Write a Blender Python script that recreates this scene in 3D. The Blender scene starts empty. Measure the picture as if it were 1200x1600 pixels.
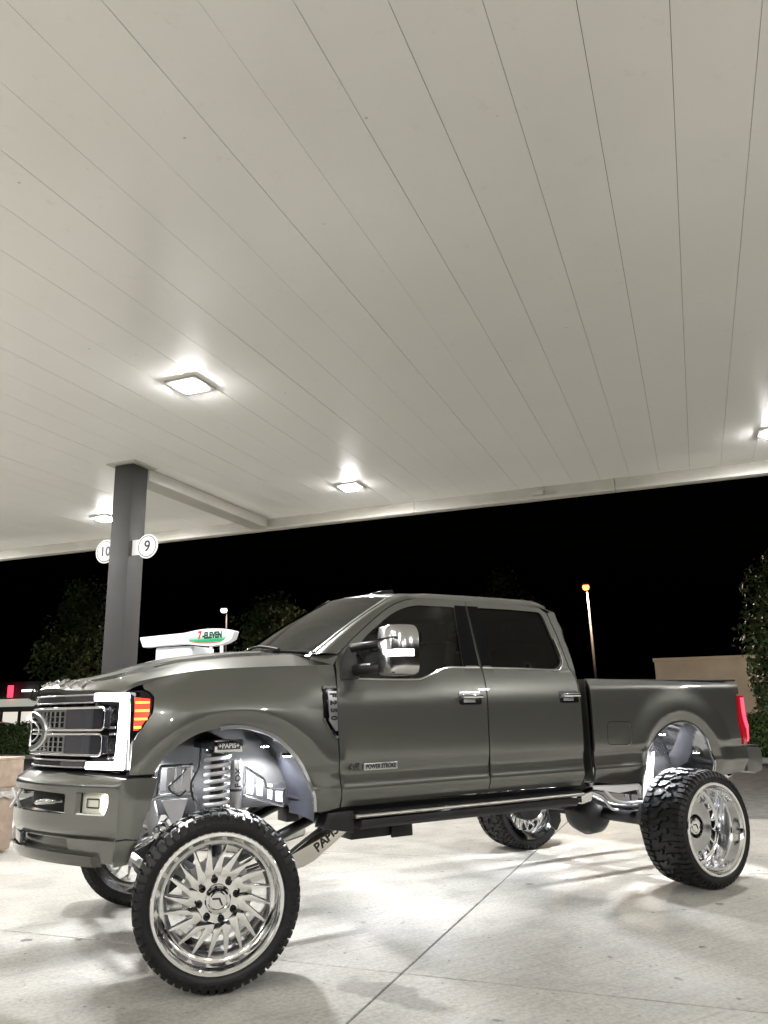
import bpy, bmesh, math, random
from mathutils import Vector, Matrix
from mathutils.geometry import delaunay_2d_cdt
random.seed(7)
PI = math.pi
SC = bpy.context.scene
COL = SC.collection

# ------------------------------------------------------------------ camera, sky, exposure
CX, CY, CZ = -1.5196, -5.5541, 1.4173
YC = 0.91415                                   # heading of the canopy grid
cam_d = bpy.data.cameras.new('camera')
cam_d.sensor_fit = 'VERTICAL'; cam_d.sensor_height = 24.0
cam_d.lens = 1215.19 / 1600 * 24.0
cam_d.clip_start = 0.05; cam_d.clip_end = 600
cam = bpy.data.objects.new('camera', cam_d); COL.objects.link(cam)
_R = Vector((0.85821563, -0.51292982, -0.01920747)); _U = Vector((-0.10898329, -0.21865872, 0.96969635)); _F = Vector((0.50158605, 0.83011527, 0.24355711))
cam.matrix_world = Matrix(((_R.x, _U.x, -_F.x, CX), (_R.y, _U.y, -_F.y, CY), (_R.z, _U.z, -_F.z, CZ), (0, 0, 0, 1)))
SC.camera = cam
world = bpy.data.worlds.new('World'); SC.world = world; world.use_nodes = True
wn = world.node_tree; wn.nodes.clear()
sky_t = wn.nodes.new('ShaderNodeTexSky'); sky_t.sky_type = 'NISHITA'; sky_t.sun_disc = False
sky_t.sun_elevation = math.radians(-4.0); sky_t.sun_rotation = math.radians(200)
wb = wn.nodes.new('ShaderNodeBackground'); wb.inputs['Strength'].default_value = 0.02
wo = wn.nodes.new('ShaderNodeOutputWorld')
wn.links.new(sky_t.outputs[0], wb.inputs[0]); wn.links.new(wb.outputs[0], wo.inputs[0])
SC.view_settings.view_transform = 'Standard'; SC.view_settings.look = 'None'
SC.view_settings.exposure = 0.80; SC.view_settings.gamma = 1.0; SC.view_settings.use_curve_mapping = False
SC.render.engine = 'CYCLES'
SC.cycles.use_denoising = True
SC.cycles.max_bounces = 7; SC.cycles.glossy_bounces = 5; SC.cycles.transparent_max_bounces = 12
SC.cycles.sample_clamp_indirect = 6.0
SC.cycles.caustics_reflective = False; SC.cycles.caustics_refractive = False
SC.cycles.use_adaptive_sampling = False

CANOPY_L = 1180.0      # radiance of the canopy lenses
ROCK_W = 50.0

# ------------------------------------------------------------------ materials
MATS = {}
def mat(name, col=(.5, .5, .5), rough=.5, metal=0.0, coat=0.0, emit=None, es=0.0, noise=None, bump=None, spec=.5, coat_rough=.03):
    """noise=(scale, amount, detail): value variation; bump=(scale, strength)"""
    if name in MATS: return MATS[name]
    m = bpy.data.materials.new(name); m.use_nodes = True; MATS[name] = m
    nt = m.node_tree; b = nt.nodes['Principled BSDF']
    b.inputs['Base Color'].default_value = (*col, 1); b.inputs['Roughness'].default_value = rough
    b.inputs['Metallic'].default_value = metal; b.inputs['Coat Weight'].default_value = coat
    b.inputs['Coat Roughness'].default_value = coat_rough; b.inputs['Specular IOR Level'].default_value = spec
    if emit: b.inputs['Emission Color'].default_value = (*emit, 1); b.inputs['Emission Strength'].default_value = es
    if noise or bump:
        tc = nt.nodes.new('ShaderNodeTexCoord')
    if noise:
        n = nt.nodes.new('ShaderNodeTexNoise'); n.inputs['Scale'].default_value = noise[0]; n.inputs['Detail'].default_value = noise[2] if len(noise) > 2 else 4
        nt.links.new(tc.outputs['Object'], n.inputs['Vector'])
        r = nt.nodes.new('ShaderNodeMapRange'); r.inputs[1].default_value = .3; r.inputs[2].default_value = .7; r.inputs[3].default_value = 1 - noise[1]; r.inputs[4].default_value = 1 + noise[1]
        nt.links.new(n.outputs[0], r.inputs[0])
        mx = nt.nodes.new('ShaderNodeVectorMath'); mx.operation = 'SCALE'; mx.inputs[0].default_value = col
        nt.links.new(r.outputs[0], mx.inputs['Scale']); nt.links.new(mx.outputs[0], b.inputs['Base Color'])
        r2 = nt.nodes.new('ShaderNodeMapRange'); r2.inputs[1].default_value = .3; r2.inputs[2].default_value = .7; r2.inputs[3].default_value = max(0, rough - .06 * (rough > .1)); r2.inputs[4].default_value = rough + .05 * (rough > .1)
        nt.links.new(n.outputs[0], r2.inputs[0]); nt.links.new(r2.outputs[0], b.inputs['Roughness'])
    if bump:
        n2 = nt.nodes.new('ShaderNodeTexNoise'); n2.inputs['Scale'].default_value = bump[0]; n2.inputs['Detail'].default_value = 5
        nt.links.new(tc.outputs['Object'], n2.inputs['Vector'])
        bp = nt.nodes.new('ShaderNodeBump'); bp.inputs['Strength'].default_value = bump[1]; bp.inputs['Distance'].default_value = .01
        nt.links.new(n2.outputs[0], bp.inputs['Height']); nt.links.new(bp.outputs[0], b.inputs['Normal'])
    return m

def glass(name, tint, refl_rough=0.0, ior=1.5):
    if name in MATS: return MATS[name]
    m = bpy.data.materials.new(name); m.use_nodes = True; MATS[name] = m
    nt = m.node_tree; nt.nodes.clear()
    o = nt.nodes.new('ShaderNodeOutputMaterial'); mx = nt.nodes.new('ShaderNodeMixShader')
    t = nt.nodes.new('ShaderNodeBsdfTransparent'); t.inputs[0].default_value = (*tint, 1)
    g = nt.nodes.new('ShaderNodeBsdfGlossy'); g.inputs['Roughness'].default_value = refl_rough
    f = nt.nodes.new('ShaderNodeFresnel'); f.inputs[0].default_value = ior
    nt.links.new(f.outputs[0], mx.inputs[0]); nt.links.new(t.outputs[0], mx.inputs[1]); nt.links.new(g.outputs[0], mx.inputs[2]); nt.links.new(mx.outputs[0], o.inputs[0])
    return m

def emitter(name, col, s):
    if name in MATS: return MATS[name]
    return mat(name, col, .4, emit=col, es=s)

_sx, _sy = .80 + .45, -1.75 + .45
STAIN = (1.9 * _sx * math.cos(-.5) - .55 * _sy * math.sin(-.5), 1.9 * _sx * math.sin(-.5) + .55 * _sy * math.cos(-.5), 0)
def concrete_mat():
    m = bpy.data.materials.new('concrete'); m.use_nodes = True; MATS['concrete'] = m
    nt = m.node_tree; b = nt.nodes['Principled BSDF']; N = nt.nodes.new; L = nt.links.new
    tc = N('ShaderNodeTexCoord'); geo = N('ShaderNodeNewGeometry')
    def noise(s, d, r=.55, dist=0):
        n = N('ShaderNodeTexNoise'); n.inputs['Scale'].default_value = s; n.inputs['Detail'].default_value = d; n.inputs['Roughness'].default_value = r; n.inputs['Distortion'].default_value = dist
        L(geo.outputs['Position'], n.inputs['Vector']); return n
    def ramp(src, p):
        r = N('ShaderNodeValToRGB'); e = r.color_ramp.elements
        e[0].position, e[1].position = p[0][0], p[1][0]; e[0].color = (p[0][1],) * 3 + (1,); e[1].color = (p[1][1],) * 3 + (1,)
        L(src, r.inputs[0]); return r
    big = noise(.55, 7, .62, .4); mid = noise(3.2, 8, .65, .6); fine = noise(38, 5, .7); fl = noise(160, 2, .6)
    base = N('ShaderNodeValToRGB'); e = base.color_ramp.elements
    e[0].position = .28; e[0].color = (.335, .322, .285, 1); e[1].position = .72; e[1].color = (.495, .48, .437, 1)
    L(big.outputs[0], base.inputs[0])
    def mul(c, src):
        x = N('ShaderNodeMixRGB'); x.blend_type = 'MULTIPLY'; x.inputs[0].default_value = 1.0; L(c, x.inputs[1]); L(src, x.inputs[2]); return x.outputs[0]
    c = mul(base.outputs[0], ramp(mid.outputs[0], ((.36, .80), (.53, 1.0))).outputs[0])
    c = mul(c, ramp(fine.outputs[0], ((.30, .70), (.60, 1.05))).outputs[0])
    c = mul(c, ramp(fl.outputs[0], ((.25, .86), (.6, 1.03))).outputs[0])
    # oil drips and gum: sparse dark round spots of several sizes
    for sc, th, soft, dark in ((2.3, .075, .03, .34), (5.5, .085, .03, .42), (14, .10, .04, .5)):
        v = N('ShaderNodeTexVoronoi'); v.inputs['Scale'].default_value = sc; v.inputs['Randomness'].default_value = 1.0
        wob = N('ShaderNodeMixRGB'); wob.blend_type = 'ADD'; wob.inputs[0].default_value = .05 * 6 / sc
        L(geo.outputs['Position'], wob.inputs[1]); L(noise(sc * 3, 3).outputs['Color'], wob.inputs[2]); L(wob.outputs[0], v.inputs['Vector'])
        gate = noise(sc * .45, 2); sub = N('ShaderNodeMath'); sub.operation = 'SUBTRACT'
        g2 = ramp(gate.outputs[0], ((.45, .0), (.62, th))); 
        L(v.outputs['Distance'], sub.inputs[0]); L(g2.outputs[0], sub.inputs[1])
        c = mul(c, ramp(sub.outputs[0], ((0.0, dark), (soft, 1.0))).outputs[0])
    # scuffs: stretched noise in two directions
    for a, sx, sy in ((.4, 1.2, 22), (-.9, 1.5, 28)):
        mp = N('ShaderNodeMapping'); mp.inputs['Rotation'].default_value = (0, 0, a); mp.inputs['Scale'].default_value = (sx, sy, 1)
        L(geo.outputs['Position'], mp.inputs[0]); n = N('ShaderNodeTexNoise'); n.inputs['Scale'].default_value = 1.0; n.inputs['Detail'].default_value = 6; n.inputs['Roughness'].default_value = .7
        L(mp.outputs[0], n.inputs['Vector']); c = mul(c, ramp(n.outputs[0], ((.30, .86), (.5, 1.0))).outputs[0])
    # damp oil trail across two slabs near the front wheel
    vs = N('ShaderNodeVectorMath'); vs.operation = 'DISTANCE'; wv = N('ShaderNodeMixRGB'); wv.blend_type = 'ADD'; wv.inputs[0].default_value = .9
    L(geo.outputs['Position'], wv.inputs[1]); L(noise(1.7, 4).outputs['Color'], wv.inputs[2]); mpp = N('ShaderNodeMapping'); mpp.inputs['Rotation'].default_value = (0, 0, -.5); mpp.inputs['Scale'].default_value = (1.9, .55, 0)
    L(wv.outputs[0], mpp.inputs[0]); L(mpp.outputs[0], vs.inputs[0]); vs.inputs[1].default_value = STAIN
    c = mul(c, ramp(vs.outputs['Value'], ((.16, .66), (.24, 1.0))).outputs[0])
    L(c, b.inputs['Base Color'])
    rr = ramp(mid.outputs[0], ((.3, .5), (.65, .78))); L(rr.outputs[0], b.inputs['Roughness'])
    bp = N('ShaderNodeBump'); bp.inputs['Strength'].default_value = .35; bp.inputs['Distance'].default_value = .004
    L(fine.outputs[0], bp.inputs['Height']); L(bp.outputs[0], b.inputs['Normal'])
    return m

def panel_mat():
    m = bpy.data.materials.new('canopy_paint'); m.use_nodes = True; MATS['canopy_paint'] = m
    nt = m.node_tree; b = nt.nodes['Principled BSDF']; N = nt.nodes.new; L = nt.links.new
    geo = N('ShaderNodeNewGeometry')
    n = N('ShaderNodeTexNoise'); n.inputs['Scale'].default_value = .9; n.inputs['Detail'].default_value = 6; n.inputs['Roughness'].default_value = .6; L(geo.outputs['Position'], n.inputs['Vector'])
    r = N('ShaderNodeValToRGB'); e = r.color_ramp.elements; e[0].position = .3; e[0].color = (.87, .862, .825, 1); e[1].position = .7; e[1].color = (.90, .893, .86, 1); L(n.outputs[0], r.inputs[0])
    n2 = N('ShaderNodeTexNoise'); n2.inputs['Scale'].default_value = 7; n2.inputs['Detail'].default_value = 9; n2.inputs['Roughness'].default_value = .72; L(geo.outputs['Position'], n2.inputs['Vector'])
    r2 = N('ShaderNodeValToRGB'); e = r2.color_ramp.elements; e[0].position = .24; e[0].color = (.90, .89, .87, 1); e[1].position = .40; e[1].color = (1, 1, 1, 1); L(n2.outputs[0], r2.inputs[0])
    x = N('ShaderNodeMixRGB'); x.blend_type = 'MULTIPLY'; x.inputs[0].default_value = 1; L(r.outputs[0], x.inputs[1]); L(r2.outputs[0], x.inputs[2])
    vo = N('ShaderNodeTexVoronoi'); vo.inputs['Scale'].default_value = 2.6; L(geo.outputs['Position'], vo.inputs['Vector'])
    r3 = N('ShaderNodeValToRGB'); e = r3.color_ramp.elements; e[0].position = .012; e[0].color = (.55, .53, .5, 1); e[1].position = .03; e[1].color = (1, 1, 1, 1); L(vo.outputs['Distance'], r3.inputs[0])
    x2 = N('ShaderNodeMixRGB'); x2.blend_type = 'MULTIPLY'; x2.inputs[0].default_value = 1; L(x.outputs[0], x2.inputs[1]); L(r3.outputs[0], x2.inputs[2]); L(x2.outputs[0], b.inputs['Base Color'])
    b.inputs['Roughness'].default_value = .35; b.inputs['Specular IOR Level'].default_value = .4; b.inputs['Coat Weight'].default_value = .6; b.inputs['Coat Roughness'].default_value = .16; b.inputs['Coat IOR'].default_value = 1.55
    bp = N('ShaderNodeBump'); bp.inputs['Strength'].default_value = .06; bp.inputs['Distance'].default_value = .02; n3 = N('ShaderNodeTexNoise'); n3.inputs['Scale'].default_value = 1.6; L(geo.outputs['Position'], n3.inputs['Vector']); L(n3.outputs[0], bp.inputs['Height']); L(bp.outputs[0], b.inputs['Normal'])
    return m

def paint_mat():
    m = mat('truck_paint', (.142, .145, .132), .32, .77, coat=1.0, coat_rough=.008); m.node_tree.nodes['Principled BSDF'].inputs['Coat IOR'].default_value = 1.85
    return m

PAINT = paint_mat()
CHROME = mat('chrome', (.86, .86, .87), .05, 1.0)
POLISH = mat('polished_aluminium', (.95, .95, .95), .11, 1.0, noise=(30, .04, 3))
BRUSH = mat('satin_metal', (.62, .62, .63), .28, 1.0)
DCHROME = mat('dark_chrome', (.26, .26, .29), .16, 1.0)
GREYPL = mat('grille_grey', (.13, .13, .15), .25, .6, coat=.6)
BLACKP = mat('black_plastic', (.012, .012, .013), .42, noise=(20, .2))
GLOSSB = mat('gloss_black', (.008, .008, .011), .06, spec=.35)
MATTEB = mat('matte_black', (.01, .01, .01), .75)
CHASSIS = mat('chassis_black', (.009, .009, .010), .42, noise=(12, .3))
RUBBER = mat('rubber', (.0075, .0075, .008), .48, spec=.35, noise=(25, .25), bump=(90, .15))
LINERF = mat('liner_dark', (.016, .017, .022), .34, 0, noise=(5, .35), coat=.25)
WHITEP = mat('white_powdercoat', (.80, .80, .82), .3, coat=.3)
CONC = concrete_mat()
CEIL = panel_mat()
ASPH = mat('asphalt', (.15, .147, .14), .85, noise=(6, .35, 8), bump=(120, .6))
KERB = mat('kerb_concrete', (.38, .37, .34), .8, noise=(5, .2))
COLP = mat('column_paint', (.030, .029, .0285), .62, noise=(4, .07, 6))
SIGNW = mat('sign_white', (.80, .80, .79), .35, noise=(9, .05))
SIGNK = mat('sign_black', (.02, .02, .022), .4)
LENS = emitter('led_lens', (1.0, .99, .972), CANOPY_L)
FIXT = mat('fixture_white', (.5, .49, .47), .4)
LEDW = emitter('led_white', (1.0, .985, .96), 7.0)
LEDFOG = emitter('fog_white', (1.0, .97, .84), 6.0)
LEDRED = emitter('led_red', (1.0, .03, .06), 2.6)
LEDAMB = emitter('led_amber', (1.0, .42, .04), 2.2)
LEDRED2 = emitter('marker_red', (1.0, .05, .025), .75)
GLF = glass('glass_front', (.30, .33, .32))
GLR = glass('glass_rear', (.010, .010, .012), ior=1.36)
GLW = glass('glass_windshield', (.30, .32, .31), ior=1.75)
CLEAR = glass('clear_lens', (.86, .87, .88))

# ------------------------------------------------------------------ mesh helpers
def link(name, me, m, parent=None, smooth=True):
    if m is not None and not me.materials: me.materials.append(m)
    if smooth is True: me.shade_smooth()
    o = bpy.data.objects.new(name, me); COL.objects.link(o)
    if parent: o.parent = parent
    return o
def mk(name, V, Fc, m, parent=None, smooth=False):
    me = bpy.data.meshes.new(name); me.from_pydata([tuple(v) for v in V], [], Fc); me.update()
    return link(name, me, m, parent, smooth)
def sharp(me, ang=35):
    me.shade_smooth(); me.set_sharp_from_angle(angle=math.radians(ang))
def tag(o, label, cat=None, group=None, kind=None):
    o['label'] = label
    if cat: o['category'] = cat
    if group: o['group'] = group
    if kind: o['kind'] = kind
    return o
def empty(name, loc=(0, 0, 0), rz=0.0):
    o = bpy.data.objects.new(name, None); COL.objects.link(o); o.location = loc; o.rotation_euler = (0, 0, rz); o.empty_display_size = .2
    return o
def sw(S, E, z=0.0):                           # forecourt grid -> world
    return (CX + S * math.sin(YC) + E * math.cos(YC), CY + S * math.cos(YC) - E * math.sin(YC), z)

class MB:
    def __init__(self): self.v = []; self.f = []
    def add(self, V, Fc):
        n = len(self.v); self.v += [tuple(v) for v in V]; self.f += [tuple(i + n for i in f) for f in Fc]; return self
    def box(self, lo, hi, M=None):
        x0, y0, z0 = lo; x1, y1, z1 = hi
        V = [Vector(p) for p in ((x0, y0, z0), (x1, y0, z0), (x1, y1, z0), (x0, y1, z0), (x0, y0, z1), (x1, y0, z1), (x1, y1, z1), (x0, y1, z1))]
        if M: V = [M @ p for p in V]
        return self.add(V, [(3, 2, 1, 0), (4, 5, 6, 7), (0, 1, 5, 4), (1, 2, 6, 5), (2, 3, 7, 6), (3, 0, 4, 7)])
    def tube(self, pts, r, n=10, cap=True):
        pts = [Vector(p) for p in pts]; rs = r if isinstance(r, (list, tuple)) else [r] * len(pts)
        V = []; Fc = []; up = None
        for i, p in enumerate(pts):
            t = (pts[min(i + 1, len(pts) - 1)] - pts[max(i - 1, 0)]).normalized()
            if up is None:
                a = Vector((0, 0, 1)) if abs(t.z) < .9 else Vector((1, 0, 0)); u = t.cross(a).normalized()
            else:
                u = (up - t * up.dot(t)).normalized()
            up = u; w = t.cross(u)
            for k in range(n): V.append(p + (u * math.cos(2 * PI * k / n) + w * math.sin(2 * PI * k / n)) * rs[i])
        for i in range(len(pts) - 1):
            for k in range(n): Fc.append((i * n + k, i * n + (k + 1) % n, (i + 1) * n + (k + 1) % n, (i + 1) * n + k))
        if cap: Fc += [tuple(range(n - 1, -1, -1)), tuple((len(pts) - 1) * n + k for k in range(n))]
        return self.add(V, Fc)
    def lathe(self, prof, n=48, axis='y', c=(0, 0, 0), arc=(0, 2 * PI)):
        """prof: (r, a) pairs, a along axis"""
        V = []; Fc = []; full = abs(arc[1] - arc[0] - 2 * PI) < 1e-6; m = n if full else n + 1
        for r, a in prof:
            for k in range(m):
                t = arc[0] + (arc[1] - arc[0]) * k / n; x, z = r * math.cos(t), r * math.sin(t)
                p = {'y': (x, a, z), 'z': (x, z, a), 'x': (a, x, z)}[axis]; V.append((p[0] + c[0], p[1] + c[1], p[2] + c[2]))
        for i in range(len(prof) - 1):
            for k in range(n): Fc.append((i * m + k, i * m + (k + 1) % m, (i + 1) * m + (k + 1) % m, (i + 1) * m + k))
        return self.add(V, Fc)
    def prism(self, pts, fa, fb):
        """polygon pts mapped by fa and fb to the two end faces"""
        n = len(pts); V = [fa(*p) for p in pts] + [fb(*p) for p in pts]
        return self.add(V, [tuple(range(n)), tuple(range(2 * n - 1, n - 1, -1))] + [(i + n, (i + 1) % n + n, (i + 1) % n, i) for i in range(n)])
    def build(self, name, m, parent=None, smooth=False, ang=None, bevel=0.0, seg=2):
        me = bpy.data.meshes.new(name)
        bm = bmesh.new(); vs = [bm.verts.new(v) for v in self.v]
        for f in self.f:
            try: bm.faces.new([vs[i] for i in f])
            except ValueError: pass
        bmesh.ops.recalc_face_normals(bm, faces=bm.faces)
        if bevel:
            es = [e for e in bm.edges if len(e.link_faces) == 2 and e.calc_face_angle(0) > .5]
            bmesh.ops.bevel(bm, geom=es, offset=bevel, segments=seg, profile=.6, affect='EDGES', clamp_overlap=True)
        bm.to_mesh(me); bm.free()
        if ang or bevel: sharp(me, ang or 35); smooth = None
        return link(name, me, m, parent, smooth)

def dens(pts, res, closed=True):
    out = []
    for i in range(len(pts) if closed else len(pts) - 1):
        a, b = Vector(pts[i]), Vector(pts[(i + 1) % len(pts)]); n = max(1, int(math.ceil((b - a).length / res)))
        for k in range(n): out.append(a + (b - a) * k / n)
    if not closed: out.append(Vector(pts[-1]))
    return out
def rounded(pts, r, n=5):
    """round polygon corners; r a number or one per corner"""
    out = []; N = len(pts)
    for i in range(N):
        p = Vector(pts[i]); a = Vector(pts[i - 1]) - p; b = Vector(pts[(i + 1) % N]) - p
        ri = r[i] if isinstance(r, (list, tuple)) else r
        if ri <= 0: out.append(p); continue
        d = min(ri, a.length * .48, b.length * .48); A = p + a.normalized() * d; B = p + b.normalized() * d
        for k in range(n + 1):
            t = k / n; out.append(A * (1 - t) ** 2 + p * 2 * t * (1 - t) + B * t * t)
    return out
def spline(pts, n=6):
    pts = [Vector(p) for p in pts]; out = []
    for i in range(len(pts) - 1):
        p0, p1, p2, p3 = pts[max(i - 1, 0)], pts[i], pts[i + 1], pts[min(i + 2, len(pts) - 1)]
        for k in range(n):
            t = k / n; out.append(.5 * ((2 * p1) + (p2 - p0) * t + (2 * p0 - 5 * p1 + 4 * p2 - p3) * t * t + (3 * p1 - p0 - 3 * p2 + p3) * t ** 3))
    out.append(pts[-1]); return out

def sheet(name, outline, fmap, m, parent, holes=(), res=.05, th=.014, inward=None, smooth=True):
    """triangulated sheet over a 2-D outline, mapped to 3-D by fmap; rims folded by th along inward(p3)"""
    loops = [dens([Vector(p).to_2d() for p in outline], res)] + [dens([Vector(p).to_2d() for p in h], res) for h in holes]
    pts = []; edges = []
    for lp in loops:
        n0 = len(pts); pts += lp; edges += [(n0 + i, n0 + (i + 1) % len(lp)) for i in range(len(lp))]
    xs = [p.x for p in loops[0]]; ys = [p.y for p in loops[0]]
    def inside(p, lp):
        c = False; j = len(lp) - 1
        for i in range(len(lp)):
            a, b = lp[i], lp[j]
            if (a.y > p.y) != (b.y > p.y) and p.x < (b.x - a.x) * (p.y - a.y) / (b.y - a.y) + a.x: c = not c
            j = i
        return c
    nx = int((max(xs) - min(xs)) / res) + 1; ny = int((max(ys) - min(ys)) / res) + 1
    for i in range(1, nx):
        for j in range(1, ny):
            p = Vector((min(xs) + i * res, min(ys) + j * res))
            if inside(p, loops[0]) and not any(inside(p, h) for h in loops[1:]) and min((p - q).length_squared for lp in loops for q in lp) > (.4 * res) ** 2: pts.append(p)
    vo, eo, fo, _, _, _ = delaunay_2d_cdt(pts, edges, [], 0, 1e-6)
    def keep(f):
        c = (vo[f[0]] + vo[f[1]] + vo[f[2]]) / 3
        return inside(c, loops[0]) and not any(inside(c, h) for h in loops[1:])
    fo = [f for f in fo if keep(f)]
    V = [Vector(fmap(p.x, p.y)) for p in vo]; Fc = [tuple(f) for f in fo]
    n0 = len(V)
    # rim
    if th:
        cnt = {}
        for f in Fc:
            for i in range(len(f)): cnt[(f[i], f[(i + 1) % len(f)])] = 1
        rim = [(a, b) for (a, b) in cnt if (b, a) not in cnt]
        for a, b in rim:
            da = Vector(inward(V[a])); db = Vector(inward(V[b])); k = len(V)
            V += [V[a].copy(), V[b].copy(), V[b] + db * th, V[a] + da * th]
            Fc.append((k + 1, k, k + 3, k + 2))
    me = bpy.data.meshes.new(name); me.from_pydata([tuple(v) for v in V], [], Fc); me.update()
    # orient the sheet away from inward()
    if inward is not None:
        c = me.polygons[0]; 
        if c.normal.dot(Vector(inward(V[Fc[0][0]]))) > 0: me.flip_normals()
    o = link(name, me, m, parent, smooth)
    if smooth and inward is not None:
        NN = []; e = 1e-3
        for p, v in zip(vo, V):
            du = Vector(fmap(p.x + e, p.y)) - Vector(fmap(p.x - e, p.y)); dv = Vector(fmap(p.x, p.y + e)) - Vector(fmap(p.x, p.y - e)); n_ = du.cross(dv)
            n_ = n_.normalized() if n_.length > 1e-12 else Vector((0, 0, 1))
            if n_.dot(Vector(inward(v))) > 0: n_ = -n_
            NN.append(n_)
        for k in range(n0, len(V), 4):
            fn = (V[k] - V[k + 1]).cross(V[k + 3] - V[k]); fn = fn.normalized() if fn.length > 1e-12 else Vector((0, 0, 0)); NN += [fn] * 4
        # rim face normals as the mesh has them
        for pl in me.polygons:
            if pl.vertices[0] >= n0:
                for vi in pl.vertices: NN[vi] = pl.normal.copy()
        me.normals_split_custom_set_from_vertices([tuple(n_) for n_ in NN])
    return o

def text_mesh(s, size=1.0, extrude=.003, offset=0.0, shear=0.0, align='CENTER', bold=True):
    cu = bpy.data.curves.new('txt', 'FONT'); cu.body = s; cu.size = size; cu.extrude = extrude; cu.offset = offset; cu.shear = shear
    cu.align_x = align; cu.align_y = 'CENTER'; cu.resolution_u = 3
    o = bpy.data.objects.new('txt', cu); COL.objects.link(o)
    dg = bpy.context.evaluated_depsgraph_get(); dg.update()
    me = bpy.data.meshes.new_from_object(o.evaluated_get(dg)); bpy.data.objects.remove(o); bpy.data.curves.remove(cu)
    me.materials.clear()
    return me
def place(me, o, right, up):
    r = Vector(right).normalized(); u = Vector(up); u = (u - r * u.dot(r)).normalized(); n = r.cross(u); o = Vector(o)
    me.transform(Matrix(((r.x, u.x, n.x, o.x), (r.y, u.y, n.y, o.y), (r.z, u.z, n.z, o.z), (0, 0, 0, 1)))); return me
def lettering(name, s, o, right, up, size, m, parent, extrude=.002, sx=1.0, **k):
    me = text_mesh(s, size, extrude, **k)
    if sx != 1.0: me.transform(Matrix.Diagonal((sx, 1, 1, 1)))
    place(me, o, right, up); ob = link(name, me, m, parent, None); return ob
def lerp(t, x):
    if x <= t[0][0]: return t[0][1]
    for (a, b), (c, d) in zip(t, t[1:]):
        if x <= c: return b + (d - b) * (x - a) / (c - a)
    return t[-1][1]
def sstep(a, b, x):
    t = min(1, max(0, (x - a) / (b - a))); return t * t * (3 - 2 * t)

# ================================================================== THE SETTING
def frame_obj(name, S=0, E=0, z=0):            # an Empty whose local x = E, y = S of the forecourt grid
    return empty(name, sw(S, E, z), -YC)
def in_frame(o, S=0, E=0, z=0):
    o.location = sw(S, E, z); o.rotation_euler = (0, 0, -YC); return o

# ground: asphalt sheet to the horizon, concrete forecourt slabs on top
g = in_frame(mk('ground', [(-260, -260, 0), (260, -260, 0), (260, 300, 0), (-260, 300, 0)], [(0, 1, 2, 3)], ASPH), z=-.012); g['kind'] = 'structure'
fc = in_frame(mk('forecourt', [(-26.7, -12.1, 0), (23.4, -12.1, 0), (23.4, 11.15, 0), (-26.7, 11.15, 0)], [(0, 1, 2, 3)], mat('joint_filler', (.05, .047, .042), .9)), z=-.006); fc['kind'] = 'structure'
EJ = [-26.68 + 5.0 * k for k in range(11)]; SJ = [-12.05, -8.75, -5.45, -2.15, 1.15, 4.45, 7.75, 11.12]
for i in range(len(EJ) - 1):
    for j in range(len(SJ) - 1):
        b = MB(); e0, e1, s0, s1 = EJ[i] + .005, EJ[i + 1] - .005, SJ[j] + .005, SJ[j + 1] - .005
        b.box((e0, s0, -.02), (e1, s1, .006)); o = b.build('slab', CONC, fc, bevel=.004, seg=1)
# road edge kerb and planting strip
kb = in_frame(MB().box((-60, 20.5, 0), (40, 20.68, .13)).build('kerb', KERB, bevel=.02)); kb['kind'] = 'structure'
st = in_frame(mk('planting_strip', [(-60, 20.68, .1), (40, 20.68, .1), (40, 24.5, .1), (-60, 24.5, .1)], [(0, 1, 2, 3)], mat('soil', (.05, .04, .028), .95, noise=(5, .4))), z=0); st['kind'] = 'structure'

# ---- canopy
CEIL_Z = 4.6
can = frame_obj('fuel_canopy'); tag(can, 'large flat white filling station canopy with narrow ceiling panels above the truck', 'canopy')
pw = .406; e_first = .22 - pw * 56; NP = 84; s0c, s1c = -11.0, 11.41
pan = MB(); pan.v = []; 
prof = [(.0016, .012), (.0016, 0), (pw - .0016, 0), (pw - .0016, .012)]
V = [(x, s0c, z) for x, z in prof] + [(x, s1c, z) for x, z in prof]; n = len(prof)
pme = bpy.data.meshes.new('ceiling_panel'); pme.from_pydata(V, [], [(i, i + n, i + 1 + n, i + 1) for i in range(n - 1)]); pme.update(); pme.materials.append(CEIL)
for k in range(NP):
    o = bpy.data.objects.new('ceiling_panel', pme); COL.objects.link(o); o.parent = can; o.location = (e_first + k * pw, 0, CEIL_Z + random.uniform(-.0012, .0012))
eL, eR = e_first, e_first + NP * pw
MB().box((eL - .2, s0c - .2, CEIL_Z + .035), (eR + .2, s1c + .2, CEIL_Z + .6)).build('light_block_deck', mat('deck_dark', (.05, .05, .05), .8), can)  # unseen slab above the panels, added to block light
FASC = mat('fascia_paint', (.44, .425, .375), .42, noise=(3, .08, 6))
def fascia(lo, hi, dirx):
    L = hi - lo; nn = int(L / 3.05)
    for k in range(nn):
        a = lo + L * k / nn + .002; b_ = lo + L * (k + 1) / nn - .002; m_ = MB()
        if dirx:   # along E at S = s1c or s0c
            pass
        yield a, b_
for a, b_ in fascia(eL, eR, True):
    MB().box((a, s1c, 4.405), (b_, s1c + .09, 5.2)).build('fascia_board', FASC, can, bevel=.006, seg=1)
    MB().box((a, s1c - .045, 4.412), (b_, s1c - .001, 4.45)).build('gutter_lip', FASC, can, bevel=.006, seg=1)
    MB().box((a, s0c - .09, 4.405), (b_, s0c, 5.2)).build('fascia_board', FASC, can, bevel=.006, seg=1)
for a, b_ in fascia(s0c, s1c, False):
    for ee in (eL - .09, eR): MB().box((ee, a, 4.405), (ee + .09, b_, 5.2)).build('fascia_board', FASC, can, bevel=.006, seg=1)
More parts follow.
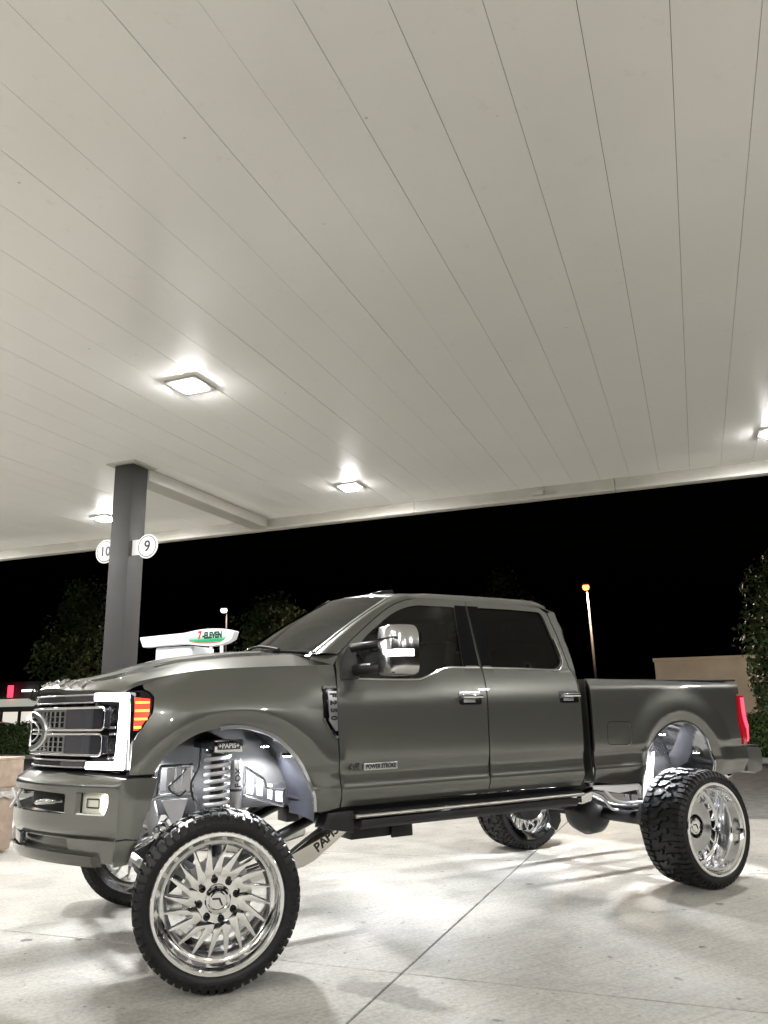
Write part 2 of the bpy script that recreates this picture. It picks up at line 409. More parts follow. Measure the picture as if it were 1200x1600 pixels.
MB().box((-6.86, 8.19, 4.43), (-6.555, s1c - .05, 4.598)).build('beam_box', FASC, can, bevel=.012)
MB().box((-2.0, s1c - .08, 4.47), (-1.84, s1c - .046, 4.53)).build('conduit_box', FASC, can, bevel=.006)

# ---- columns
def column(S, E, label, seen=True):
    c = frame_obj('canopy_column', S, E); tag(c, label, 'column', 'canopy columns')
    h = .15
    b = MB()
    b.box((-h, -h, .14), (h, h, CEIL_Z - .006)); b.build('shaft', COLP, c, bevel=.012)
    MB().box((-.23, -.23, CEIL_Z - .022), (.23, .23, CEIL_Z - .001)).build('ceiling_plate', FASC, c, bevel=.004, seg=1)
    MB().box((-.21, -.21, 0), (.21, .21, .14)).build('base_plinth', KERB, c, bevel=.015)
    return c
column(8.01, -6.705, 'grey square steel canopy column carrying two round number signs')

def number_sign(S, E, txt, label, s):
    t = frame_obj('number_sign', S, E, 3.46); tag(t, label, 'sign', 'round pump number signs')
    R_ = .155
    MB().lathe([(.001, -.006), (R_, -.006), (R_, .006), (.001, .006)], 48).build('plate', SIGNW, t, ang=30)
    MB().lathe([(.128, -.0085), (.138, -.0085), (.138, -.006), (.128, -.006)], 48).build('ring', SIGNK, t, ang=30)
    lettering('digits', txt, (0, -.0075, -.004), (1, 0, 0), (0, 0, 1), .20 if len(txt) == 1 else .175, SIGNK, t, .0012, offset=.004)
    xa = -s * .10; xb = -s * .235
    MB().box((min(xa, xb), -.004, -.10), (max(xa, xb), .0035, .10)).build('bracket', SIGNW, t)
number_sign(7.93, -6.315, '9', 'round white sign with the number 9 on the column', 1)
number_sign(7.97, -7.01, '10', 'round white sign with the number 10, half hidden behind the column', -1)

# ---- canopy lights
lamp_meshes = None
def canopy_light(S, E, label):
    global lamp_meshes
    t = frame_obj('canopy_light', S, E, CEIL_Z); tag(t, label, 'ceiling light', 'square canopy lights')
    if lamp_meshes is None:
        fr = MB(); h = .185
        fr.prism([(-h, -h), (h, -h), (h, h), (-h, h)], lambda x, y: (x, y, .0), lambda x, y: (x * .97, y * .97, -.022))
        o1 = fr.build('housing', FIXT, t, bevel=.004)
        o2 = mk('lens', [(-.098, -.083, -.0501), (.098, -.083, -.0501), (.098, .083, -.0501), (-.098, .083, -.0501)], [(3, 2, 1, 0)], LENS, t); o4 = MB().box((-.102, -.087, -.05), (.102, .087, -.0225)).build('lens_rim', emitter('led_rim', (1.0, .99, .972), CANOPY_L * .20), t, bevel=.006)
        o3 = MB().box((-.195, .06, -.02), (-.15, .13, .0)).build('latch', BRUSH, t, bevel=.004)
        lamp_meshes = [('lens_rim', o4.data), ('housing', o1.data), ('lens', o2.data), ('latch', o3.data)]
    else:
        for nm, me in lamp_meshes:
            o = bpy.data.objects.new(nm, me); COL.objects.link(o); o.parent = t
canopy_light(6.07, -4.42, 'lit square canopy light nearest the camera, above the hood')
canopy_light(10.12, -4.46, 'small lit canopy light near the canopy edge, right of the column')
canopy_light(10.10, -8.95, 'lit canopy light partly hidden behind the left of the column')
canopy_light(10.12, 1.20, 'lit canopy light cut by the right edge of the picture')
for S, E in ((6.07, -8.95), (6.07, -13.5), (10.1, -13.5), (6.07, -18), (10.1, -18), (2.0, -18), (6.07, 7.2), (10.1, 7.2), (2.0, 7.2), (-2.6, -8.95), (-2.6, -13.5), (-2.6, -4.44), (-2.6, 1.1), (-2.6, 7.2), (-7.0, -4.44), (-7.0, 1.1), (-7.0, -8.95), (-7, 7.2)):  # unseen lamps, added where they lift the ceiling and spare the foreground
    canopy_light(S, E, 'unseen canopy light overhead, added to brighten the ceiling and floor')

# ---- fuel pump with curved valance
def fuel_pump(S, E):
    t = frame_obj('fuel_pump', S, E); tag(t, 'white and grey fuel pump with a curved green logo topper, behind the hood', 'fuel pump')
    t.scale = (.90, .9, 1.04)
    MB().box((-.48, -.32, .16), (.16, .32, 1.52)).build('cabinet', mat('pump_white', (.72, .72, .72), .35), t, bevel=.02)
    MB().box((-.44, -.335, 1.0), (.12, -.322, 1.45)).build('display_panel', mat('pump_grey', (.22, .22, .23), .3), t, bevel=.004)
    MB().box((-.34, -.345, 1.2), (.02, -.336, 1.4)).build('screen', GLOSSB, t, bevel=.003)
    for k in range(3): MB().box((-.40 + k * .18, -.35, .82), (-.28 + k * .18, -.322, .95)).build('grade_button', [SIGNW, MATS['pump_grey'], SIGNK][k], t, bevel=.006)
    MB().tube([(.17, -.1, 1.1), (.22, -.1, 1.2), (.22, -.1, .7), (.2, -.16, .35), (.2, -.05, .4), (.2, 0, 1.0)], .016).build('hose', RUBBER, t, smooth=True)
    MB().box((.16, -.16, .98), (.21, -.02, 1.18)).build('nozzle', BLACKP, t, bevel=.015)
    # white glossy hood box under the topper
    MB().box((-.46, -.26, 1.521), (.12, .26, 2.085)).build('head_cabinet', mat('pump_light', (.62, .64, .67), .22, noise=(3, .1)), t, bevel=.03)
    for x in (.42, .58): MB().box((x - .018, -.28, 1.5), (x + .018, -.25, 2.08)).build('post', SIGNW, t, bevel=.005)
    MB().box((.3, -.2, .16), (.72, .2, 1.5)).build('side_cabinet', MATS['pump_grey'], t, bevel=.02)
    # topper outline (x, z) from left to right
    top = spline([(-.70, 2.245), (-.2, 2.272), (.02, 2.285), (.22, 2.325), (.42, 2.335), (.62, 2.315), (.78, 2.265)], 5)
    bot = spline([(.745, 2.105), (.62, 2.03), (.45, 2.0), (.25, 2.02), (.05, 2.055), (-.1, 2.062), (-.64, 2.04)], 5)
    zz = lambda z: 2.165 + (z - 2.17) * .57
    ol = [Vector((p.x, zz(p.y))) for p in top + bot]
    VAL = mat('topper_white', (.84, .85, .87), .3, emit=(.9, .95, 1.0), es=.06)  # faint glow added to the board, which the canopy lights already light
    b = MB(); b.prism([(p.x, p.y) for p in ol], lambda x, z: (x, -.30, z), lambda x, z: (x, -.17, z)); tp = b.build('topper', VAL, t, bevel=.012)
    # printed logo: green band fading at the top, red stripe, lettering; green and red carry a faint added glow
    GR = bpy.data.materials.new('logo_green'); GR.use_nodes = True; nt = GR.node_tree; bs = nt.nodes['Principled BSDF']
    tc = nt.nodes.new('ShaderNodeTexCoord'); sp = nt.nodes.new('ShaderNodeSeparateXYZ'); rp = nt.nodes.new('ShaderNodeValToRGB'); mr = nt.nodes.new('ShaderNodeMapRange')
    nt.links.new(tc.outputs['Object'], sp.inputs[0]); nt.links.new(sp.outputs['Z'], mr.inputs[0]); mr.inputs[1].default_value = zz(2.06); mr.inputs[2].default_value = zz(2.24)
    nt.links.new(mr.outputs[0], rp.inputs[0]); rp.color_ramp.elements[0].color = (.0, .30, .12, 1); rp.color_ramp.elements[0].position = .3; rp.color_ramp.elements[1].color = (.82, .86, .84, 1)
    nt.links.new(rp.outputs[0], bs.inputs['Base Color']); nt.links.new(rp.outputs[0], bs.inputs['Emission Color']); bs.inputs['Emission Strength'].default_value = .06; bs.inputs['Roughness'].default_value = .35
    g_ = [(.10, 2.235), (.10, 2.115), (.24, 2.078), (.42, 2.066), (.60, 2.076), (.64, 2.10), (.68, 2.18), (.66, 2.235)]
    mk('logo_band', [(x, -.3025, zz(z)) for x, z in g_], [tuple(range(len(g_)))], GR, tp)
    r_ = [(.10, 2.112), (.24, 2.074), (.42, 2.061), (.60, 2.071), (.595, 2.058), (.42, 2.046), (.24, 2.058), (.12, 2.096)]
    mk('logo_stripe', [(x, -.3028, zz(z)) for x, z in r_], [tuple(range(len(r_)))], mat('logo_red', (.55, .02, .02), .35, emit=(.55, .02, .02), es=.04), tp)
    lettering('logo_numeral', '7', (.265, -.306, zz(2.212)), (1, 0, 0), (0, 0, 1), .115, MATS['logo_red'], tp, .001, sx=.85, offset=.007)
    lettering('logo_letters', '-ELEVEN', (.455, -.306, zz(2.202)), (1, 0, 0), (0, 0, 1), .095, mat('logo_dark_green', (.0, .05, .025), .35), tp, .001, sx=.84, offset=.006)
fuel_pump(8.05, -5.61)
isl = in_frame(MB().box((-8.2, 7.4, 0), (-4.4, 8.65, .155)).build('pump_island', KERB, bevel=.05)); isl['kind'] = 'structure'

# ---- litter bin
def litter_bin(S, E):
    t = frame_obj('litter_bin', S, E); TAN = mat('bin_tan', (.36, .28, .22), .6, noise=(14, .16, 6), bump=(60, .3)); tag(t, 'tan square litter bin with a dark opening, left edge beside the bumper', 'litter bin')
    w = .27
    MB().prism([(-w, -w), (w, -w), (w, w), (-w, w)], lambda x, y: (x * .93, y * .93, .02), lambda x, y: (x, y, .66)).build('body', TAN, t, bevel=.02)
    lid = MB(); a = .285
    for sx in (-1, 1): lid.box((sx * a - .03, -a, .70), (sx * a + .03, a, .99))
    lid.box((-a, a - .03, .70), (a, a, .99)); lid.box((-a + .03, -a - .0, .70), (a - .03, -a + .03, .765)); lid.box((-a + .03, -a, .925), (a - .03, -a + .03, .99)); lid.box((-a - .03, -a - .01, .985), (a + .03, a + .01, 1.02)); lid.box((-a - .02, -a - .01, .665), (a + .02, a + .01, .705))
    lid.build('lid', TAN, t, bevel=.012); t.scale = (1, 1, .95)
    MB().box((-a + .035, -a + .04, .765), (a - .035, -a + .06, .925)).build('flap', MATTEB, t)
    BAG = mat('bin_bag', (.55, .52, .50), .22, noise=(30, .3), bump=(25, 1.0))
    ring = []
    for k in range(60):
        q = k / 60 * 4; sd = int(q); f = (q - sd) * 2 - 1; x, y = [(f, -1), (1, f), (-f, 1), (-1, -f)][sd]; ring.append((x, y))
    V = []; 
    for j, (z, r) in enumerate(((.685, .283), (.655, .298), (.62, .292), (.585, .285))):
        for k, (x, y) in enumerate(ring): d = 1 + .03 * math.sin(k * 2.3 + j) * (j > 0); V.append((x * r * d, y * r * d, z + .018 * math.sin(k * 1.1) * (j == 3)))
    mk('bag_edge', V, [(j * 60 + k, j * 60 + (k + 1) % 60, (j + 1) * 60 + (k + 1) % 60, (j + 1) * 60 + k) for j in range(3) for k in range(60)], BAG, t, True)
litter_bin(6.62, -7.31)

# ---- vegetation
def leaf_mat(name, col, tr=.3):
    m = bpy.data.materials.new(name); m.use_nodes = True; nt = m.node_tree; b = nt.nodes['Principled BSDF']
    geo = nt.nodes.new('ShaderNodeNewGeometry'); hs = nt.nodes.new('ShaderNodeHueSaturation'); hs.inputs['Color'].default_value = (*col, 1)
    r1 = nt.nodes.new('ShaderNodeMapRange'); r1.inputs[3].default_value = .45; r1.inputs[4].default_value = 1.7; nt.links.new(geo.outputs['Random Per Island'], r1.inputs[0]); nt.links.new(r1.outputs[0], hs.inputs['Value'])
    r2 = nt.nodes.new('ShaderNodeMapRange'); r2.inputs[3].default_value = .47; r2.inputs[4].default_value = .53; nt.links.new(geo.outputs['Random Per Island'], r2.inputs[0]); nt.links.new(r2.outputs[0], hs.inputs['Hue'])
    nt.links.new(hs.outputs[0], b.inputs['Base Color']); b.inputs['Roughness'].default_value = .5
    b.inputs['Subsurface Weight'].default_value = 0
    return m
LEAF = leaf_mat('tree_leaf', (.10, .14, .052)); HEDGE_M = leaf_mat('hedge_leaf', (.075, .115, .03))
BARK = mat('bark', (.06, .045, .035), .9, noise=(12, .4), bump=(30, .8))
def leaf_quads(V, Fc, p, size, rnd, nrm=None):
    a = Vector((rnd.gauss(0, 1), rnd.gauss(0, 1), rnd.gauss(0, 1))).normalized()
    if nrm is not None: a = (a * .8 + nrm).normalized()
    u = a.orthogonal().normalized(); u = Matrix.Rotation(rnd.uniform(0, 6.28), 3, a) @ u; w = a.cross(u); l = size * rnd.uniform(.7, 1.3); k = len(V)
    V += [p - u * l * .5, p + w * l * .28, p + u * l * .5 + a * l * .1, p - w * l * .28]; Fc.append((k, k + 1, k + 2, k + 3))
def tree(name, loc, h, rx, label, cat='tree', seed=1, leaves=5200, base=.28, size=.16, shape='oval', group=None):
    rnd = random.Random(seed); t = empty(name, loc, rnd.uniform(0, 6)); tag(t, label, cat, group)
    b = MB(); th = h * .92
    b.tube([(0, 0, -.1), (.03, .02, h * .15), (-.03, .03, h * .4), (.02, -.03, th * .75), (0, 0, th)], [h * .024, h * .02, h * .016, h * .010, h * .003], 9)
    clumps = []
    nl = 26
    for k in range(nl):
        f = base + (1 - base) * (k + .5) / nl; z0 = h * max(.12, f - .18); a = k * 2.4 + rnd.uniform(-.4, .4)
        q = (f - base) / (1 - base)
        prof_ = math.sin(PI * min(1, q * .86 + .14)) ** .65 if shape == 'oval' else (1 - q) ** .6
        r = rx * prof_ * rnd.uniform(.55, .95); e = Vector((math.cos(a) * r, math.sin(a) * r, h * f * rnd.uniform(.96, 1.04)))
        b.tube([(0, 0, z0), tuple(Vector((0, 0, z0)).lerp(e, .5) + Vector((0, 0, -.05 * h * .2))), tuple(e)], [h * .008, h * .005, h * .0015], 5)
        clumps.append((e, rx * rnd.uniform(.26, .45)))
        for _ in range(2):
            c = Vector((0, 0, z0)).lerp(e, rnd.uniform(.5, .9)) + Vector((rnd.gauss(0, .16), rnd.gauss(0, .16), rnd.gauss(0, .16))) * rx; clumps.append((c, rx * rnd.uniform(.18, .36)))
    b.build('trunk', BARK, t, smooth=True)
    V = []; Fc = []
    for i in range(leaves):
        c, r = clumps[rnd.randrange(len(clumps))]
        d = Vector((rnd.gauss(0, 1), rnd.gauss(0, 1), rnd.gauss(0, .8))).normalized(); p = c + d * r * rnd.random() ** .4
        leaf_quads(V, Fc, p, size, rnd, d * .5 + Vector((0, 0, .3)))
    mk('crown', V, Fc, LEAF, t)
    return t
def hedge(name, S, E0, E1, h, w, label, seed):
    rnd = random.Random(seed); t = frame_obj(name, S, (E0 + E1) / 2, .09); tag(t, label, 'hedge'); L2 = (E1 - E0) / 2
    MB().box((-L2 + .12, -w / 2 + .12, 0), (L2 - .12, w / 2 - .12, h - .12)).build('core', mat('hedge_core', (.012, .016, .007), .9), t)
    V = []; Fc = []
    for i in range(int((E1 - E0) * 1500)):
        x = rnd.uniform(-L2, L2); q = rnd.random()
        dz = .05 * math.sin(x * 2.1 + seed) + .04 * math.sin(x * 5.3); 
        if q < .45: p = Vector((x, rnd.uniform(-w / 2, w / 2), h + dz + rnd.gauss(-.05, .05))); nn = Vector((0, 0, 1))
        else: p = Vector((x, -w / 2 + rnd.gauss(.04, .06) + .04 * math.sin(x * 3.7), rnd.uniform(0, h + dz))); nn = Vector((0, -1, .3))
        leaf_quads(V, Fc, p, .085, rnd, nn)
    mk('foliage', V, Fc, HEDGE_M, t)
hedge('clipped_hedge', 21.5, -27, -14.5, .98, 1.1, 'low clipped hedge at the left edge beyond the bin', 3)
hedge('clipped_hedge', 21.7, .55, 9.0, 1.02, 1.1, 'low clipped hedge at the right edge beyond the tailgate', 5)
tree('leafy_tree', sw(22.3, 2.85), 4.6, 1.95, 'leafy tree at the right edge above the hedge', seed=11, leaves=20000, size=.15, base=.2)
tree('leafy_tree', sw(25.3, -23.4), 6.4, 1.75, 'dark tree left of the column, behind the hood', seed=4, leaves=7000, size=.18, base=.1)
tree('leafy_tree', sw(26.2, -14.9), 5.5, 1.75, 'dark tree behind the pump topper, left of the windshield', seed=8, leaves=6500, size=.18)
tree('leafy_tree', sw(55, -12.2), 9.8, 3.3, 'barely lit tall tree behind the cab roof', seed=15, leaves=6500, size=.26)

# ---- street lamps
def street_lamp(S, E, h, col, bulbcol, watts, label, tilt=0.0, r=.12):
    t = frame_obj('street_lamp', S, E); tag(t, label, 'street lamp'); P_ = mat('lamp_pole', (.045, .038, .033), .6, noise=(6, .2))
    MB().tube([(tilt, 0, 0), (tilt * .5, 0, h * .5), (0, 0, h + .25)], [.075, .055, .035], 12).build('pole', P_, t, smooth=True)
    MB().tube([(0, 0, h + .2), (0, -.12, h + .28), (0, -.25, h + .26)], .035, 8).build('arm', P_, t, smooth=True)
    MB().box((-.13, -.45, h + .16), (.13, -.02, h + .30)).build('lamp_head', P_, t, bevel=.05)
    e = emitter('bulb_%d' % int(watts), bulbcol, 1.9)
    MB().lathe([(.001, h - .06), (r * .75, h - .03), (r, h + .06), (r * .85, h + .155)], 20, 'z', c=(0, -.27, 0)).build('bulb', e, t, smooth=True)
    ld = bpy.data.lights.new('lamp_light', 'SPOT'); ld.energy = watts; ld.color = col; ld.shadow_soft_size = .15; ld.spot_size = math.radians(176); ld.spot_blend = .06
    lo = bpy.data.objects.new('lamp_light', ld); COL.objects.link(lo); lo.parent = t; lo.location = (0, -.5, h - .12)
street_lamp(33.8, -3.95, 6.1, (1.0, .78, .58), (1.0, .36, .09), 2000, 'tall street lamp glowing orange above the truck bed', .12, .15)
street_lamp(33.6, -21.65, 6.2, (1.0, .86, .70), (1.0, .88, .70), 130, 'distant street lamp with a round white glow above the pump topper', 0, .17)

# ---- plain building behind the truck bed
bd = frame_obj('plain_building', 50, 0); tag(bd, 'low plain beige building behind the truck bed', 'building')
BEI = mat('beige_stucco', (.74, .70, .62), .85, noise=(.8, .12, 6))
MB().box((-2.26, 0, 0), (14, 12, 3.75)).build('wall', BEI, bd)
MB().box((-2.34, -.08, 3.751), (14.1, 12.1, 3.95)).build('parapet', BEI, bd, bevel=.02)
for k in range(3): MB().box((3 + k * 3.2, -.03, .9), (4.8 + k * 3.2, -.001, 2.4)).build('window', GLOSSB, bd, bevel=.01)
def palm(S, E):
    t = frame_obj('small_palm', S, E); tag(t, 'small palm in front of the beige building', 'palm')
    MB().tube([(0, 0, 0), (.05, 0, 1.2), (0, 0, 2.45)], [.16, .12, .13], 9).build('trunk', BARK, t, smooth=True)
    rnd = random.Random(3); V = []; Fc = []
    for k in range(15):
        a = k * 2.4; L = rnd.uniform(.75, 1.05); pv = None
        for j in range(7):
            s_ = j / 6; c = Vector((math.cos(a) * L * s_, math.sin(a) * L * s_, 2.45 + .55 * s_ - 1.0 * s_ * s_ + rnd.uniform(-.01, .01))); w = .16 * math.sin(PI * min(1, s_ * .85 + .1)); n_ = Vector((-math.sin(a), math.cos(a), 0))
            V += [c + n_ * w - Vector((0, 0, w * .6)), c, c - n_ * w - Vector((0, 0, w * .6))]
            if j: q = len(V) - 6; Fc += [(q, q + 1, q + 4, q + 3), (q + 1, q + 2, q + 5, q + 4)]
    mk('crown', V, Fc, LEAF, t)
palm(46, -.35)

# ---- lit shop far away on the left
sp_ = frame_obj('lit_shop', 41.5, -42.5); tag(sp_, 'far lit shop with white and red signs at the left edge', 'shop')
SHW = mat('shop_wall', (.35, .33, .30), .8)
MB().box((-6, 0, 0), (4, 7, 3.6)).build('wall', mat('shop_dark', (.06, .06, .065), .8), sp_)
MB().box((-5.6, -.25, 1.95), (1.6, -.01, 2.45)).build('fascia', emitter('shop_fascia', (.95, 1.0, .86), .22), sp_, bevel=.02)
for k in range(4): MB().box((-5.0 + k * 1.62, -.06, .35), (-3.75 + k * 1.62, -.001, 1.6)).build('shop_window', emitter('shop_glow', (1.0, .93, .82), .45), sp_)
MB().box((-.05, -.3, 2.9), (1.25, -.2, 3.05)).build('strip_light', emitter('shop_strip', (1, 1, .95), 1.1), sp_)
MB().box((-1.05, -.55, 2.55), (-.75, -.3, 3.35)).build('red_sign', emitter('shop_red', (1.0, .05, .10), 1.3), sp_, bevel=.03)
MB().box((.62, -.3, 1.0), (.95, -.07, 1.3)).build('small_sign', emitter('shop_sign', (1, .8, .85), 1.0), sp_, bevel=.02)
pk = frame_obj('parked_car', 38.2, -42.8); tag(pk, 'dark parked car with red tail lights in front of the far shop', 'car')
cb = MB(); cb.prism([(-1.9, .3), (2.1, .3), (2.15, .75), (1.9, .92), (1.2, 1.0), (.7, 1.42), (-1.0, 1.45), (-1.6, 1.0), (-1.95, .9)], lambda x, z: (x, -.85, z), lambda x, z: (x, .85, z)); cb.build('body', GLOSSB, pk, bevel=.08)
for x in (-1.25, 1.35): MB().lathe([(.001, -.86), (.31, -.86), (.33, -.84), (.33, -.66), (.001, -.66)], 20, c=(x, 0, .33)).build('wheel', RUBBER, pk, ang=30)
for x in (-1.7, .75): MB().box((x, -.9, .68), (x + .22, -.852, .84)).build('tail_light', LEDRED, pk, bevel=.02)

# ================================================================== THE TRUCK (x to the rear, near side y < 0)
TR = empty('pickup_truck', (0, 0, 0)); tag(TR, 'lifted grey four-door pickup truck on big polished wheels under the canopy', 'pickup truck')
def sm(t, x):                                   # smooth table lookup (cubic Hermite)
    n = len(t)
    if x <= t[0][0]: return t[0][1]
    if x >= t[-1][0]: return t[-1][1]
    for i in range(n - 1):
        if x <= t[i + 1][0]: break
    def sl(j):
        if j == 0 or j == n - 1: return 0 if n < 3 else ((t[1][1] - t[0][1]) / (t[1][0] - t[0][0]) if j == 0 else (t[-1][1] - t[-2][1]) / (t[-1][0] - t[-2][0]))
        a = (t[j][1] - t[j - 1][1]) / (t[j][0] - t[j - 1][0]); b = (t[j + 1][1] - t[j][1]) / (t[j + 1][0] - t[j][0])
        return 0 if a * b <= 0 else 2 * a * b / (a + b)
    h = t[i + 1][0] - t[i][0]; u = (x - t[i][0]) / h; a, b = t[i][1], t[i + 1][1]
    return (2 * u ** 3 - 3 * u * u + 1) * a + (u ** 3 - 2 * u * u + u) * h * sl(i) + (3 * u * u - 2 * u ** 3) * b + (u ** 3 - u * u) * h * sl(i + 1)
T_zc = [(-.8, 1.53), (-.6, 1.55), (-.45, 1.575), (-.2, 1.625), (0, 1.655), (.5, 1.68), (.85, 1.69), (1.1, 1.64), (1.4, 1.64), (1.7, 1.68), (5, 1.68)]
T_wc = [(-.6, .80), (-.45, .845), (0, .90), (.85, .945), (1.2, .955), (5, .955)]
T_wb = [(.6, .94), (.80, .958), (.86, .984), (.90, .999), (.925, 1.001), (.96, .995), (1.03, .994), (1.062, 1.004), (1.09, 1.010), (1.2, 1.013), (1.35, 1.015), (1.7, 1.0)]
def zc(x): return sm(T_zc, x)
def wc(x): return sm(T_wc, x)
FA = spline([(-.289, 1.08), (-.244, 1.163), (-.143, 1.246), (-.016, 1.302), (.158, 1.325), (.299, 1.303), (.424, 1.254), (.532, 1.164), (.622, 1.047), (.676, .932), (.715, .803)], 4)
RA = spline([(3.64, .80), (3.638, .90), (3.665, 1.0), (3.728, 1.099), (3.869, 1.205), (4.07, 1.258), (4.24, 1.232), (4.37, 1.15), (4.46, 1.02), (4.505, .90), (4.525, .79)], 4)
def flare(x, z):
    b = 0
    # front arch
    dx, dz = (x - .18) / .56, (z - .78) / .545; r = math.hypot(dx, dz) if z > .5 else 9
    if x < .9: b += .030 * sstep(.99, 1.17, r) * (1 - sstep(1.18, 1.66, r)) * sstep(.75, 1.0, z)
    dx, dz = (x - 4.08) / .45, (z - .79) / .468; r = math.hypot(dx, dz)
    if x > 3.1: b += .024 * sstep(.99, 1.18, r) * (1 - sstep(1.2, 1.66, r)) * sstep(.75, .95, z)
    return b
def W(x, z):
    c = zc(x)
    if x > 3.04:                                # bed side
        w = sm(T_wb, z); w -= .035 * sstep(1.5, 1.62, z) ** 2; w += flare(x, z); w -= .10 * max(0, x - 4.82) ** 1.5
        return w
    if z <= c:
        s_ = min(1, max(0, (z - 1.42) / (c - 1.42))); w = sm(T_wb, z); w = w - (w - wc(x)) * s_ ** 2.2
        w += flare(x, z) * (1 - s_)
    else: w = wc(x) - .008 - (z - c) * .30
    return w - .7 * max(0, -x - .1) ** 2
def side(s, off=0.0): return lambda x, z: (x, s * (W(x, z) + off), z)
def inw(s): return lambda v: (0, -s, 0)
def Xf(y, x0=-.80): return x0 + .43 * abs(y) ** 1.6
def front(off=0.0): return lambda y, z: (Xf(y) + off, y, z)
INX = lambda v: (1, 0, 0)
def surf_strip(name, pts2, fmap, wdt, hgt, m, parent, ndir):
    """raised moulding following 2-D points on a mapped surface"""
    P = [Vector(fmap(*p)) for p in pts2]; b = MB(); n = Vector(ndir)
    V = []; N_ = len(P)
    for i in range(N_):
        t = (P[min(i + 1, N_ - 1)] - P[max(i - 1, 0)]).normalized(); w = t.cross(n).normalized()
        V += [P[i] - w * wdt, P[i] - w * wdt * .7 + n * hgt, P[i] + w * wdt * .7 + n * hgt, P[i] + w * wdt]
    Fc = [(4 * i + k, 4 * i + k + 1, 4 * i + k + 5, 4 * i + k + 4) for i in range(N_ - 1) for k in range(3)] + [(0, 1, 2, 3), (4 * N_ - 1, 4 * N_ - 2, 4 * N_ - 3, 4 * N_ - 4)]
    b.add(V, Fc); return b.build(name, m, parent, ang=50)

